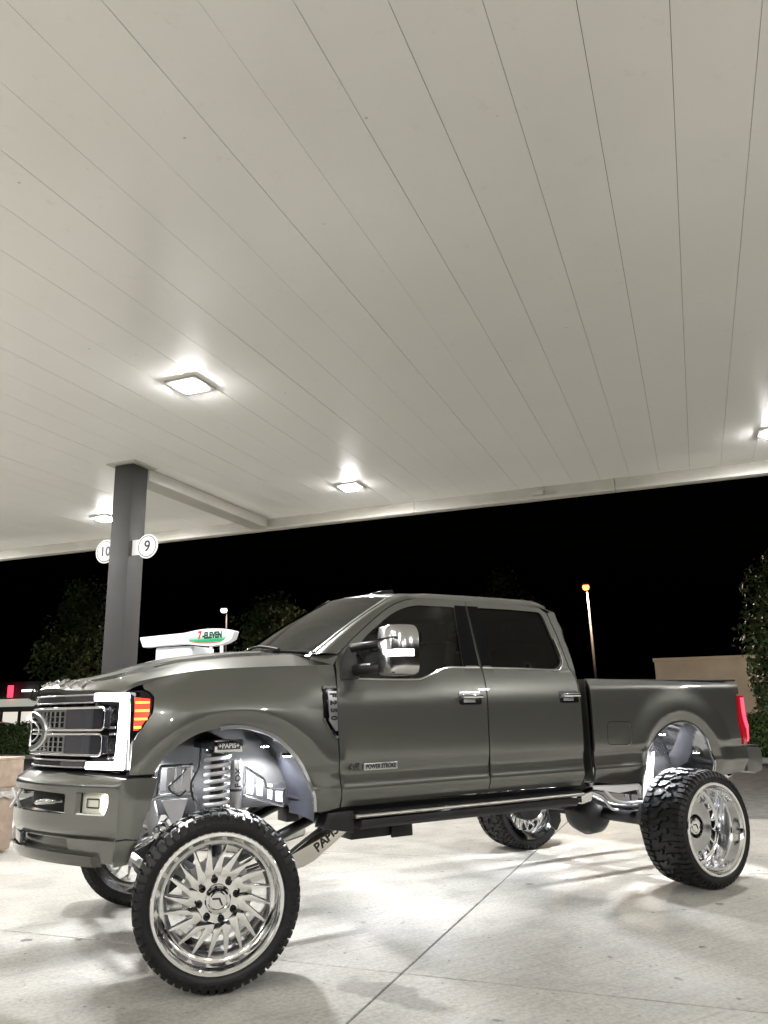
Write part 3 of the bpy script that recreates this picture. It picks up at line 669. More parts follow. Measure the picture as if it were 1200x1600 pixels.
ADOOR = [(.868, 1.646), (.902, 1.765), (1.092, 1.919), (1.329, 2.089), (1.495, 2.168), (1.618, 2.189)]
ROOFZ = 2.189
for s in (-1, 1):
    sd = side(s); iw = inw(s)
    # ---- fender
    ol = [(.883, .815), (.849, 1.05), (.841, 1.44), (.852, 1.60), (.856, 1.684)]
    ol += [(x, zc(x) - .003) for x in [.75, .6, .45, .3, .15, 0, -.1, -.2, -.3]] + [(-.345, 1.588), (-.345, 1.545), (-.318, 1.527), (-.301, 1.497), (-.313, 1.412), (-.389, 1.293), (-.411, 1.242), (-.418, 1.10), (-.418, 1.082)] + FA + [(.75, .795), (.80, .80)]
    sheet('front_fender', ol, sd, PAINT, TR, res=.021, th=.02, inward=iw)
    # ---- doors
    bs = [(2.058, 2.185), (2.061, 1.94), (2.063, 1.682), (2.052, 1.338), (2.056, .828)]
    w1 = rounded([(1.035, 1.602), (1.46, 1.602), (1.54, 1.614), (1.68, 1.668), (1.765, 1.688), (1.912, 1.688), (1.925, 1.80), (1.948, 2.138), (1.575, 2.138), (1.40, 2.075), (1.165, 1.912), (1.045, 1.80)], [.02, .05, .05, .05, .05, .01, .02, .02, .15, .1, .05, .06])
    ol1 = [(.892, .815), (.858, 1.05), (.850, 1.44), (.861, 1.60), (.876, 1.69)] + spline([(.911, 1.765), (1.10, 1.917), (1.335, 2.084), (1.50, 2.163), (1.62, 2.183)], 4) + bs
    fd = sheet('front_door', ol1, sd, PAINT, TR, holes=[w1], res=.032, th=.02, inward=iw)
    bs2 = [(x + .009, z) for x, z in reversed(bs)]
    w2 = rounded([(2.176, 1.690), (2.73, 1.680), (2.815, 1.684), (2.872, 1.73), (2.872, 1.81), (2.815, 2.10), (2.79, 2.138), (2.5, 2.145), (2.168, 2.143)], [.01, .04, .05, .05, .05, .03, .03, .05, .02])
    ol2 = bs2 + [(2.52, 2.182), (2.80, 2.170), (2.865, 2.13), (2.905, 1.95), (2.935, 1.71), (2.962, 1.6), (2.968, 1.413), (2.968, .86), (2.955, .815)]
    rd = sheet('rear_door', ol2, sd, PAINT, TR, holes=[w2], res=.032, th=.02, inward=iw)
    # cab corner behind the rear door
    sheet('cab_corner', [(2.978, .815), (2.978, 1.413), (2.971, 1.6), (2.944, 1.71), (2.914, 1.95), (2.874, 2.13), (2.93, 2.15), (2.985, 2.0), (3.015, 1.72), (3.025, 1.6), (3.025, .815)], lambda x, z, s=s: (x, s * (W(min(x, 2.99), z) - 1.6 * max(0, x - 2.985)), z), PAINT, TR, res=.03, th=.03, inward=iw)
    # glass
    sheet('window_glass', [(Vector(p) - Vector((1.5, 1.87))) * 1.015 + Vector((1.5, 1.87)) for p in w1], side(s, -.017), GLF, fd, res=.08, th=0, inward=iw)
    sheet('window_glass', [(Vector(p) - Vector((2.5, 1.9))) * 1.015 + Vector((2.5, 1.9)) for p in w2], side(s, -.017), GLR, rd, res=.08, th=0, inward=iw)
    # black window surround and pillar trim
    sheet('pillar_trim', [(1.914, 1.69), (2.054, 1.69), (2.053, 2.152), (1.951, 2.152)], side(s, .003), mat('pillar_black', (.004, .004, .006), .12, spec=.16), fd, res=.05, th=.006, inward=iw)
    sheet('pillar_trim', [(2.076, 1.69), (2.178, 1.69), (2.170, 2.152), (2.071, 2.152)], side(s, .003), MATS['pillar_black'], rd, res=.05, th=.006, inward=iw)
    # belt moulding
    for par, pts in ((fd, spline([(.99, 1.603), (1.2, 1.598), (1.45, 1.598), (1.54, 1.609), (1.68, 1.664), (1.77, 1.683), (1.9, 1.684), (2.05, 1.684)], 6)), (rd, spline([(2.075, 1.684), (2.4, 1.680), (2.73, 1.673), (2.82, 1.678), (2.88, 1.728), (2.882, 1.80), (2.86, 1.92)], 6))):
        surf_strip('belt_moulding', pts, side(s, .002), .0075, .007, CHROME, par, (0, s, .15))
    # drip seal line above the doors
    # ---- door handles
    for par, x0 in ((fd, 1.905), (rd, 2.850)):
        zc_ = 1.470
        hb = sheet('door_handle', rounded([(x0 - .098, zc_ - .045), (x0 + .098, zc_ - .045), (x0 + .098, zc_ + .045), (x0 - .098, zc_ + .045)], .02), side(s, .006), DCHROME, par, res=.03, th=.012, inward=iw)
        y = s * (W(x0, zc_) + .036)
        MB().box((x0 - .088, y - .012, zc_ - .002), (x0 + .088, y + .012, zc_ + .026)).build('grip', CHROME, hb, bevel=.01)
        for dx in (-.075, .075): MB().box((x0 + dx - .012, y - s * .03 - .012, zc_), (x0 + dx + .012, y - s * .006 + .006, zc_ + .022)).build('grip_mount', CHROME, hb, bevel=.005)
        MB().box((x0 - .06, min(s * (W(x0, zc_) + .005), s * (W(x0, zc_) + .012)), zc_ - .030), (x0 + .04, max(s * (W(x0, zc_) + .005), s * (W(x0, zc_) + .012)), zc_ - .010)).build('key_cover', BRUSH, hb, bevel=.004)
    # ---- fender vent with model lettering
    vt = sheet('fender_vent', rounded([(.745, 1.556), (.846, 1.556), (.848, 1.236), (.812, 1.241), (.746, 1.347)], [.012, .006, .006, .02, .02]), side(s, .006), GLOSSB, TR, res=.04, th=.012, inward=iw)
    surf_strip('vent_trim', [(.842, 1.549), (.76, 1.549), (.752, 1.54)], side(s, .008), .009, .008, BRUSH, vt, (0, s, 0))
    surf_strip('vent_trim', [(.754, 1.36), (.757, 1.345), (.815, 1.25), (.83, 1.243), (.845, 1.243)], side(s, .008), .010, .010, CHROME, vt, (0, s, 0))
    surf_strip('vent_trim', [(.770, 1.47), (.772, 1.40), (.776, 1.36)], side(s, .008), .005, .01, CHROME, vt, (0, s, 0))
    sheet('vent_plate', [(.782, 1.525), (.843, 1.525), (.843, 1.279), (.824, 1.279), (.78, 1.342)], side(s, .011), mat('vent_grey', (.34, .34, .35), .28, .9), vt, res=.05, th=.006, inward=iw)
    xm, zm = .813, 1.425
    for ch, dz in (('F', .075), ('2', .027), ('5', -.02), ('0', -.067)):
        zz = zm + dz; p = Vector((xm, s * (W(xm, zz) + .013), zz))
        lettering('vent_letter', ch, p, (0, 0, -1 if s < 0 else 1), (1 if s < 0 else 1, 0, 0) if s < 0 else (-1, 0, 0), .06, SIGNK, vt, .002, sx=.9, offset=.003) if s < 0 else lettering('vent_letter', ch, p, (0, 0, 1), (1, 0, 0), .06, SIGNK, vt, .002, sx=.9, offset=.003)
    # ---- door badge
    def bp(x, z, off=.004): return Vector((x, s * (W(x, z) + off), z))
    rx = (1, 0, 0) if s < 0 else (-1, 0, 0)
    bx = lambda t: .91 + t * .38 if s < 0 else 1.29 - t * .38
    bar = MB(); xa, xb = sorted((bx(.33), bx(1.0))); bar.box((xa, min(s * 1.006, s * 1.016), 1.028), (xb, max(s * 1.006, s * 1.016), 1.072)); bo = bar.build('engine_badge', BRUSH, fd, bevel=.003)
    lettering('badge_letters', 'POWER STROKE', (bx(.665), s * 1.0175, 1.05), rx, (0, 0, 1), .038, SIGNK, bo, .0008, sx=.80, offset=.0012)
    lettering('badge_letters', '6.7L', (bx(.16), s * 1.012, 1.05), rx, (0, 0, 1), .062, DCHROME, bo, .003, sx=.75, shear=.25, offset=.001)
    # ---- bed side
    olb = [(3.085, .83), (3.085, 1.607), (4.0, 1.590), (4.93, 1.568), (4.93, 1.478), (4.885, 1.466), (4.86, 1.25), (4.90, 1.035), (4.975, 1.025), (4.985, .93), (4.93, .806)]
    olb += [(4.56, .786)] + list(reversed(RA)) + [(3.60, .797), (3.32, .800)]
    bs_ = sheet('bed_side', olb, sd, PAINT, TR, res=.026, th=.02, inward=iw)
    MB().box((3.085, min(s * .97, s * .86), 1.585), (4.96, max(s * .97, s * .86), 1.603)).build('rail_cap', BLACKP, bs_, bevel=.006)
    mk('bed_inner', [(3.10, s * .865, .95), (3.56, s * .865, .95), (3.56, s * .865, 1.33), (4.62, s * .865, 1.33), (4.62, s * .865, .95), (4.95, s * .865, .95), (4.95, s * .865, 1.59), (3.10, s * .865, 1.59)], [(0, 1, 2, 7), (2, 3, 6, 7), (3, 4, 5, 6)], BLACKP, bs_)
    tb = MB(); tb.box((3.56, min(s * .45, s * .865), 1.32), (4.62, max(s * .45, s * .865), 1.34)); tb.box((3.56, min(s * .44, s * .455), .95), (4.62, max(s * .44, s * .455), 1.34)); tb.build('wheel_tub', BLACKP, bs_)
    for xa_, xb_ in ((3.08, 3.56), (4.62, 4.96)): MB().box((xa_, min(s * .45, s * .86), .93), (xb_, max(s * .45, s * .86), .965)).build('bed_floor_side', BLACKP, bs_)
    fo = rounded([(3.228, 1.100), (3.492, 1.095), (3.500, 1.268), (3.236, 1.274)], .04)
    surf_strip('fuel_door', fo + [fo[0]], side(s, .0005), .0028, .0005, mat('seam_black', (.004, .004, .004), .8), bs_, (0, s, 0))
    if s < 0: surf_strip('fuel_door_edge', [(x - .006, z - .004) for x, z in [fo[i] for i in range(6, 16)]], side(s, .001), .0022, .002, BRUSH, bs_, (0, s, 0))
    # ---- arch trims and liners
    surf_strip('arch_trim', FA[14:], side(s, .006), .013, .012, mat('trim_bright', (.85, .86, .9), .22, 1.0), TR, (0, s, 0))
    surf_strip('arch_trim', RA, side(s, .0), .007, .006, CHROME, TR, (0, s, 0))
    for nm, A, m_, yin, ex in (('wheel_liner', FA, LINERF, .46, 1.02), ('wheel_liner', RA, mat('liner_chrome', (.82, .83, .86), .09, 1.0, bump=(4, .35)), .48, 1.03)):
        V = []; c = Vector((.18, .7)) if A is FA else Vector((4.08, .7)); ny = 8
        ext = [Vector((A[0].x - .04, A[0].y - .10))] + list(A) + [Vector((A[-1].x + .0, A[-1].y - .06))]
        for p in ext:
            for j in range(ny):
                t = j / (ny - 1); q = c + (p - c) * (1 + .10 * math.sin(t * PI * .55) * (ex - .96) / .06); yy = W(p.x, max(.82, p.y)) - .012
                V.append((q.x, s * (yy + (yin - yy) * t), q.y))
        mk(nm, V, [(i * ny + j, i * ny + j + 1, (i + 1) * ny + j + 1, (i + 1) * ny + j) for i in range(len(ext) - 1) for j in range(ny - 1)], m_, TR, True)
    # inner wall of the wheel wells
    MB().box((-.30, min(s * .44, s * .46), .86), (.80, max(s * .44, s * .46), 1.40)).build('inner_panel', MATTEB, TR)
    MB().box((3.58, min(s * .458, s * .475), .94), (4.60, max(s * .458, s * .475), 1.30)).build('inner_panel', MATS['liner_chrome'], TR)
    # ---- a-pillar
    ns = 14; V = []
    adl = spline(ADOOR[1:], 6); ad = [adl[int(i * (len(adl) - 1) / ns)] for i in range(ns + 1)]
    for i in range(ns + 1):
        t = i / ns; p0 = Vector((.75 + .68 * t, s * (.82 - .13 * t), 1.755 + .435 * t + .015 * math.sin(PI * t))); x, z = ad[i]; p1 = Vector((x, s * (W(x, z) + .001), z))
        for k in range(6):
            u = k / 5; p = p0.lerp(p1, u) + Vector((-.02, s * .022, .012)) * math.sin(PI * u) ; V.append(p)
    mk('a_pillar', V, [(6 * i + k, 6 * i + k + 1, 6 * i + k + 7, 6 * i + k + 6) for i in range(ns) for k in range(5)], PAINT, TR, True)
    ca = [Vector((.738 + .118 * k / 4, s * (.82 + .121 * k / 4), 0)) for k in range(5)]; cb_ = [Vector((.75 + .16 * k / 4, s * (.82 + (W(.91, 1.766) - .82) * k / 4), 1.755 + .011 * k / 4)) for k in range(5)]
    for p in ca: p.z = zc(p.x) + sm([(-.8, .075), (-.5, .085), (-.1, .115), (.4, .145), (.8, .155)], p.x) * (1 - min(1, abs(p.y) / wc(p.x)) ** 2.6) - .003
    mk('cowl_side', ca + cb_, [(k, k + 1, k + 6, k + 5) for k in range(4)], PAINT, TR, True)
    surf_strip('windshield_trim', [(i / 12, 0) for i in range(13)], lambda t, _, s=s: (.75 + .68 * t - .006, s * (.815 - .13 * t), 1.758 + .435 * t + .015 * math.sin(PI * t)), .008, .006, BRUSH if s < 0 else BLACKP, TR, (-.5, s * .3, .6))
    # ---- rocker, running board
    sheet('rocker_panel', [(.78, .775), (3.03, .775), (3.03, .812), (.78, .812)], lambda x, z, s=s: (x, s * (.945 - (.812 - z) * .6), z), BLACKP, TR, res=.1, th=.03, inward=iw)
    rb = MB(); rb.prism([(-.085, .744), (.045, .744), (.062, .754), (.055, .770), (-.085, .772)], lambda y, z: (.97, s * (.965 + y), z), lambda y, z: (2.93, s * (.965 + y), z)); rbo = rb.build('running_board', mat('step_reflect_tan', (.40, .385, .35), .38, 1.0), TR, bevel=.006)  # metal tinted tan for the concrete reflected in the polished step
    MB().box((.99, min(s * .88, s * 1.02), .776), (2.91, max(s * .88, s * 1.02), .782)).build('step_tread', BLACKP, rbo)
    MB().prism([(-.07, .675), (.03, .675), (.05, .70), (.05, .733), (-.07, .733)], lambda y, z: (1.02, s * (.955 + y), z), lambda y, z: (2.88, s * (.955 + y), z)).build('step_skirt', CHASSIS, rbo, bevel=.006)
    MB().prism([(.76, .70), (.98, .66), (.98, .79), (.80, .79)], lambda x, z: (x, s * .86, z), lambda x, z: (x, s * .98, z)).build('step_end', CHASSIS, rbo, bevel=.008)
    MB().prism([(2.93, .68), (3.04, .70), (3.06, .80), (2.93, .785)], lambda x, z: (x, s * .86, z), lambda x, z: (x, s * .985, z)).build('step_end', CHROME, rbo, bevel=.008)
    # ---- tail light
    tl = rounded([(4.895, 1.462), (4.985, 1.458), (4.995, 1.40), (5.02, 1.22), (5.04, 1.03), (4.915, 1.042), (4.872, 1.25)], [.015, .02, .02, .03, .02, .015, .03])
    def tmap(x, z, s=s, off=0.012): return (x, s * (W(min(x, 4.99), z) + off - 1.2 * max(0, x - 4.975)), z)
    to = sheet('tail_light', tl, tmap, mat('tail_lens', (.30, .008, .014), .08, coat=1, emit=(1, .02, .04), es=.10), TR, res=.03, th=.03, inward=iw)
    surf_strip('light_guide', spline([(4.945, 1.44), (4.94, 1.34), (4.955, 1.24), (4.985, 1.16), (4.995, 1.06)], 5), lambda x, z: tmap(x, z, off=.014), .021, .006, LEDRED, to, (0, s, 0))
    # ---- head light
    hl = sheet('headlight', rounded([(s * .625, 1.098), (s * .925, 1.098), (s * .925, 1.30), (s * .915, 1.535), (s * .66, 1.538), (s * .655, 1.47), (s * .745, 1.46), (s * .75, 1.175), (s * .63, 1.16)], .006), front(.035), GLOSSB, TR, res=.05, th=.02, inward=INX)
    C_ = rounded([(s * .63, 1.105), (s * .897, 1.105), (s * .902, 1.30), (s * .905, 1.527), (s * .665, 1.530), (s * .665, 1.486), (s * .848, 1.478), (s * .843, 1.30), (s * .836, 1.150), (s * .635, 1.144)], .012)
    sheet('led_strip', C_, front(.004), LEDW, hl, res=.04, th=.004, inward=INX)
    for z0, z1 in ((1.36, 1.455), (1.19, 1.275)):
        sheet('projector_box', [(s * .755, z0), (s * .826, z0), (s * .826, z1), (s * .755, z1)], front(.022), DCHROME, hl, res=.04, th=.01, inward=INX)
        MB().lathe([(.001, 0), (.028, .006), (.034, .02)], 20, 'x', c=(Xf(.79) + .005, s * .79, (z0 + z1) / 2)).build('projector_lens', CLEAR, hl, smooth=True)
    for zz in (1.335, 1.30, 1.17): MB().box((Xf(.79) + .0, min(s * .75, s * .825), zz - .006), (Xf(.79) + .03, max(s * .75, s * .825), zz + .006)).build('reflector_bar', CHROME, hl, bevel=.003)
    hs_ = sheet('headlight_side', [(-.425, 1.10), (-.421, 1.242), (-.398, 1.296), (-.321, 1.414), (-.309, 1.495), (-.325, 1.522), (-.35, 1.538), (-.425, 1.535)], side(s, -.006), GLOSSB, TR, res=.03, th=.02, inward=iw)
    mk_ = sheet('side_marker', [(-.408, 1.318), (-.385, 1.318), (-.334, 1.398), (-.324, 1.490), (-.402, 1.500)], side(s, .0), LEDRED2, hs_, res=.03, th=.006, inward=iw)
    for k, (a_, b__) in enumerate(((-.400, -.330), (-.403, -.332), (-.405, -.342), (-.407, -.372))):
        zz = 1.470 - k * .045; surf_strip('amber_bar', [(a_, zz), ((a_ + b__) / 2, zz), (b__, zz)], side(s, .001), .006, .002, LEDAMB, mk_, (0, s, 0))
    # ---- mirrors
    mr = sheet('side_mirror', rounded([(.885, 1.60), (1.03, 1.60), (1.04, 1.80), (1.02, 1.845), (.975, 1.80), (.92, 1.72)], .02), side(s, .012), mat('sail_grey', (.06, .06, .063), .3), fd, res=.04, th=.02, inward=iw)
    mb = MB()
    ml, mt = [], 14
    prof_ = [(-.60, .86), (-.30, 1.0), (.1, 1.0), (.5, .97), (.8, .90), (1.0, .72)]
    V = []; nn = 28
    for t_, sc_ in ((0, .55), (.02, .80), (.06, .95), (.12, 1.0), (.155, .985), (.16, .93)):
        for k in range(nn):
            a = 2 * PI * k / nn; ca, sa = math.cos(a), math.sin(a); e_ = .32
            py = math.copysign(abs(ca) ** e_, ca) * .138 * sc_; pz = math.copysign(abs(sa) ** e_, sa) * .158 * (.85 + .15 * sc_)
            if pz > .09: py *= 1 - (pz - .09) * 2.2
            V.append((1.01 + t_ + .03 * (py * (-s) < 0) * 0 + .18 * (abs(py - .138 * s) < 1e-9) * 0 + .22 * max(0, (s * py + .02)) ** 1.35, s * 1.335 + py, 1.765 + pz))
    Fm = [(i * nn + k, i * nn + (k + 1) % nn, (i + 1) * nn + (k + 1) % nn, (i + 1) * nn + k) for i in range(5) for k in range(nn)] + [tuple(range(nn - 1, -1, -1)), tuple(range(5 * nn, 6 * nn))]
    mb.add(V, Fm); ho = mb.build('mirror_housing', mat('mirror_chrome', (.60, .60, .61), .13, 1.0), mr, ang=50)
    MB().tube([(.97, s * .985, 1.80), (1.05, s * 1.10, 1.815), (1.08, s * 1.24, 1.815)], [.03, .026, .022], 12).build('mirror_arm', BLACKP, mr, smooth=True)
    MB().tube([(.985, s * .995, 1.655), (1.06, s * 1.10, 1.665), (1.08, s * 1.24, 1.672)], [.038, .036, .03], 12).build('mirror_arm', BLACKP, mr, smooth=True)
    lp = MB(); path = []
    for k in range(9): y_ = 1.362 + k * .0125; path.append((1.004 + .22 * max(0, (y_ - 1.335 + .02)) ** 1.35, y_))
    path += [(path[-1][0] + .012, 1.474), (path[-1][0] + .03, 1.4785), (1.10, 1.4795), (1.14, 1.4795)]
    for x_, y_ in path: lp.v += [(x_, s * y_, 1.722), (x_, s * y_, 1.762)]
    lp.f = [(2 * k, 2 * k + 1, 2 * k + 3, 2 * k + 2) for k in range(len(path) - 1)]; lp.build('mirror_light', LEDW, mr)
    # seam between cap and housing
    MB().box((1.0, min(s * 1.2, s * 1.47), 1.836), (1.03, max(s * 1.2, s * 1.47), 1.839)).build('cap_seam', MATTEB, mr)

# ---- hood
def zh(x, y):
    w = wc(x); r = min(1, abs(y) / w); rise = sm([(-.8, .075), (-.5, .085), (-.1, .115), (.4, .145), (.8, .155)], x)
    z = zc(x) + rise * (1 - r ** 2.6) - .012 * sstep(.30, .40, abs(y)) * (1 - sstep(.48, .70, abs(y)))
    d = x - Xf(y); z -= .05 * max(0, 1 - d / .10) ** 2
    return z
fe = [(Xf(y) + .012, y) for y in [-.845 + .0845 * k for k in range(21)]]
he = [(x, wc(x) - .004) for x in (-.33, -.2, -.1, 0, .15, .3, .45, .6, .75, .856)]
re_ = [(.565 + .175 * (y / .82) ** 2, y) for y in [.82 - .082 * k for k in range(21)]]
hood_ol = fe + he + re_ + [(x, -y) for x, y in reversed(he)]
hood = sheet('hood', hood_ol, lambda x, y: (x, y, zh(x, y)), PAINT, TR, res=.035, th=.025, inward=lambda v: (0, 0, -1))
for i, ch in enumerate('SUPER DUTY'):
    if ch == ' ': continue
    y = .50 - i * .111; x = Xf(y) + .055; z = zh(x, y); e = .01
    dy = Vector((Xf(y - e) - Xf(y + e), -2 * e, zh(Xf(y - e) + .055, y - e) - zh(Xf(y + e) + .055, y + e))); dx = Vector((e, 0, zh(x + e, y) - zh(x - e, y))) 
    dx = Vector((2 * e, 0, zh(x + e, y) - zh(x - e, y)))
    nrm = dy.cross(dx).normalized(); 
    lettering('hood_letter', ch, Vector((x, y, z)) + nrm * .004, dy, dx, .085, CHROME, hood, .004, sx=1.05, offset=.002)
# hood lip shadow gap and front header
sheet('grille_header', [(-.84, 1.51), (.84, 1.51), (.84, 1.545), (.5, 1.565), (0, 1.575), (-.5, 1.565), (-.84, 1.545)], front(.03), BLACKP, TR, res=.06, th=.03, inward=INX)
# ---- windshield and roof
def ws(u, t):
    return (.58 + .17 * u * u + (1.32 + .11 * u * u - .58 - .17 * u * u) * t, u * (.82 - .13 * t), (1.79 - .035 * u * u) * (1 - t) + (2.25 - .055 * u * u) * t + .02 * math.sin(PI * t))
sheet('windshield', [(-1, 0), (1, 0), (1, 1), (-1, 1)], ws, GLW, TR, res=.12, th=0, inward=lambda v: (1, 0, -1))
sheet('windshield_band', [(-.97, .90), (.97, .90), (.97, 1), (-.97, 1)], lambda u, t: Vector(ws(u, t)) + Vector((.006, 0, -.004)), MATTEB, TR, res=.12, th=0, inward=lambda v: (1, 0, -1))
def zr(x, y):
    a = abs(y); z = 2.30 - .05 * (min(a, .69) / .69) ** 2 - .062 * (max(0, a - .69) / .105) ** 1.6
    d = x - (1.32 + .11 * (a / .69) ** 2); z -= .05 * math.exp(-max(0, d) / .15) * (1 - sstep(.69, .76, a)); z -= .07 * sstep(2.70, 3.05, x) ** 2
    return z
rl = [(1.32 + .11 * (y / .69) ** 2, y) for y in [-.69 + .069 * k for k in range(21)]]
rs = [(1.62, .788), (1.8, .788), (2.06, .788), (2.5, .788), (2.80, .785), (2.9, .765), (2.955, .70)]
roof = sheet('roof', rl + [(1.52, .75)] + rs + [(2.975, 0)] + [(x, -y) for x, y in reversed(rs)] + [(1.52, -.75)], lambda x, y: (x, y, zr(x, y)), PAINT, TR, res=.04, th=.02, inward=lambda v: (0, 0, -1))
# sunroof deflector, shark fin, wipers
MB().prism([(-.42, 0), (.42, 0), (.40, .022), (-.40, .022)], lambda y, z: (1.56 - .03 * (1 - (y / .42) ** 2) , y, zr(1.56, y) + z + .004), lambda y, z: (1.66, y, zr(1.66, y) + z * 1.3 + .004)).build('sunroof_deflector', GLOSSB, roof, bevel=.004)
MB().prism([(-.07, 0), (.07, 0), (.05, .04), (.02, .065)], lambda x, z: (1.50 + x, .42, zr(1.5, .42) + z - .003), lambda x, z: (1.50 + x, .445, zr(1.5, .445) + z - .003)).build('roof_fin', PAINT, roof, bevel=.008)
def wiper(u0, u1):
    pts = [Vector(ws(u0, .0)) + Vector((-.05, 0, .01)), Vector(ws(u0 + (u1 - u0) * .35, .07)) + Vector((-.02, 0, .035)), Vector(ws(u1, .045)) + Vector((-.015, 0, .02))]
    w = MB().tube(spline(pts, 5), .010, 8).build('wiper', BLACKP, TR, smooth=True)
    MB().tube([Vector(ws(u1 - .42, .03)) + Vector((-.012, 0, .014)), Vector(ws(u1 + .28, .055)) + Vector((-.012, 0, .014))], .007, 6).build('wiper_blade', RUBBER, w)
wiper(-.05, -.62); wiper(.75, .2)
sheet('cowl', [(-.80, 0), (.80, 0), (.80, 1), (-.80, 1)], lambda y, t: (.53 + .17 * (y / .82) ** 2 + .09 * t, y, 1.772 - .03 * (y / .82) ** 2 - .01 * (1 - t)), BLACKP, TR, res=.15, th=0, inward=lambda v: (0, 0, -1))
# cab rear wall with window
sheet('cab_back', [(-.94, .82), (.94, .82), (.935, 1.66), (.80, 2.14), (.66, 2.20), (-.66, 2.20), (-.80, 2.14), (-.935, 1.66)], lambda y, z: (3.012 - .05 * sstep(1.7, 2.2, z), y, z), PAINT, TR, holes=[rounded([(-.66, 1.74), (.66, 1.74), (.58, 2.10), (-.58, 2.10)], .05)], res=.12, th=.02, inward=lambda v: (-1, 0, 0))
sheet('back_glass', [(-.68, 1.72), (.68, 1.72), (.60, 2.12), (-.60, 2.12)], lambda y, z: (2.998 - .05 * sstep(1.7, 2.2, z), y, z), GLR, TR, res=.2, th=0, inward=lambda v: (-1, 0, 0))
MB().box((3.0, -.12, 2.155), (3.02, .12, 2.185)).build('brake_light_high', mat('dull_red', (.3, .01, .01), .3), TR, bevel=.004)
# ---- bed
MB().box((3.08, -.449, .93), (4.96, .449, .965)).build('bed_floor', BLACKP, TR)
MB().box((3.08, -.96, .82), (3.10, .96, 1.60)).build('bed_front', PAINT, TR, bevel=.006)
tg = MB().box((4.955, -.87, .95), (5.02, .87, 1.585)).build('tailgate', PAINT, TR, bevel=.02)
MB().box((5.02, -.14, 1.36), (5.035, .14, 1.43)).build('tailgate_handle', CHROME, tg, bevel=.008)
rbm = MB(); rbm.prism([(4.99, .80), (5.10, .78), (5.20, .80), (5.225, .90), (5.22, 1.0), (4.99, 1.01)], lambda x, z: (x, -.965, z), lambda x, z: (x, .965, z)); rbo = rbm.build('rear_bumper', mat('rear_bumper_grey', (.16, .16, .15), .3, .5, coat=.5), TR, bevel=.02)
MB().box((5.0, -.95, 1.011), (5.21, .95, 1.024)).build('bumper_step', BLACKP, rbo, bevel=.004)
for y in (-.55, .55): MB().tube([(5.19, y, .77), (5.24, y, .72), (5.30, y, .74)], .02, 8).build('tow_hook', CHROME, rbo, smooth=True)

# ---- grille
sheet('grille_back', [(-.76, 1.09), (.76, 1.09), (.76, 1.55), (-.76, 1.55)], front(.085), MATTEB, TR, res=.08, th=.02, inward=INX)
def frame_loop(name, y0, y1, z0, z1, off, r, m, parent, rad=.015):
    lp = dens([tuple(p) for p in rounded([(y0, z0), (y1, z0), (y1, z1), (y0, z1)], rad)], .05); P = [front(off)(p.x, p.y) for p in lp]
    MB().tube(P + [P[0]], r, 8, cap=False).build(name, m, parent, smooth=True)
GRL = {}
for nm, z0, z1, hw in (('upper', 1.478, 1.522, .655), ('lower', 1.112, 1.150, .625)):
    gb = sheet('grille_slat', [(-hw, z0), (hw, z0), (hw, z1), (-hw, z1)], front(.02), MATTEB, TR, res=.06, th=.03, inward=INX)
    frame_loop('slat_trim', -hw, hw, z0, z1, .012, .0055, BRUSH, gb, .008)
    for s in (-1, 1): sheet('slat_panel', [(s * .40, z0 + .006), (s * (hw - .01), z0 + .006), (s * (hw - .01), z1 - .006), (s * .40, z1 - .006)], front(.012), GREYPL, gb, res=.06, th=.01, inward=INX)
for s in (-1, 1):
    for k in range(7): MB().box((Xf(.1 + k * .09) + .03, s * (.1 + k * .09) - .004, 1.45), (Xf(.1 + k * .09) + .06, s * (.1 + k * .09) + .004, 1.478)).build('grille_rib', BLACKP, TR)
for z0, z1, hw in ((1.322, 1.448, .755), (1.182, 1.300, .745)):
    # perforated centre
    cells = []; nc = 16; c0 = -.43; cw = .86 / nc; rows = 3; rh = (z1 - z0 - .03) / rows
    for i in range(nc):
        for j in range(rows):
            a = c0 + i * cw + .006; b_ = c0 + (i + 1) * cw - .006; p = z0 + .012 + j * rh + .004; q = z0 + .012 + (j + 1) * rh - .002
            cells.append([(a, p), (b_, p), (b_, q), (a, q)])
    gb = sheet('grille_bar', [(-.44, z0), (.44, z0), (.44, z1), (-.44, z1)], front(.0), BRUSH, TR, holes=cells, res=.09, th=.005, inward=INX)
    for s in (-1, 1):
        sheet('bar_panel', [(s * .445, z0 + .004), (s * (hw - .09), z0 + .004), (s * (hw - .09), z1 - .004), (s * .445, z1 - .004)], front(-.002), GREYPL, gb, res=.05, th=.03, inward=INX)
        sheet('bar_end', rounded([(s * (hw - .085), z0 + .004), (s * hw, z0 + .004), (s * hw, z1 - .004), (s * (hw - .085), z1 - .004)], .012), front(.004), mat('bar_end_dark', (.06, .06, .075), .2, .5, coat=1), gb, res=.05, th=.03, inward=INX)
    frame_loop('bar_trim', -hw, hw, z0, z1, -.004, .0075, CHROME, gb, .02)
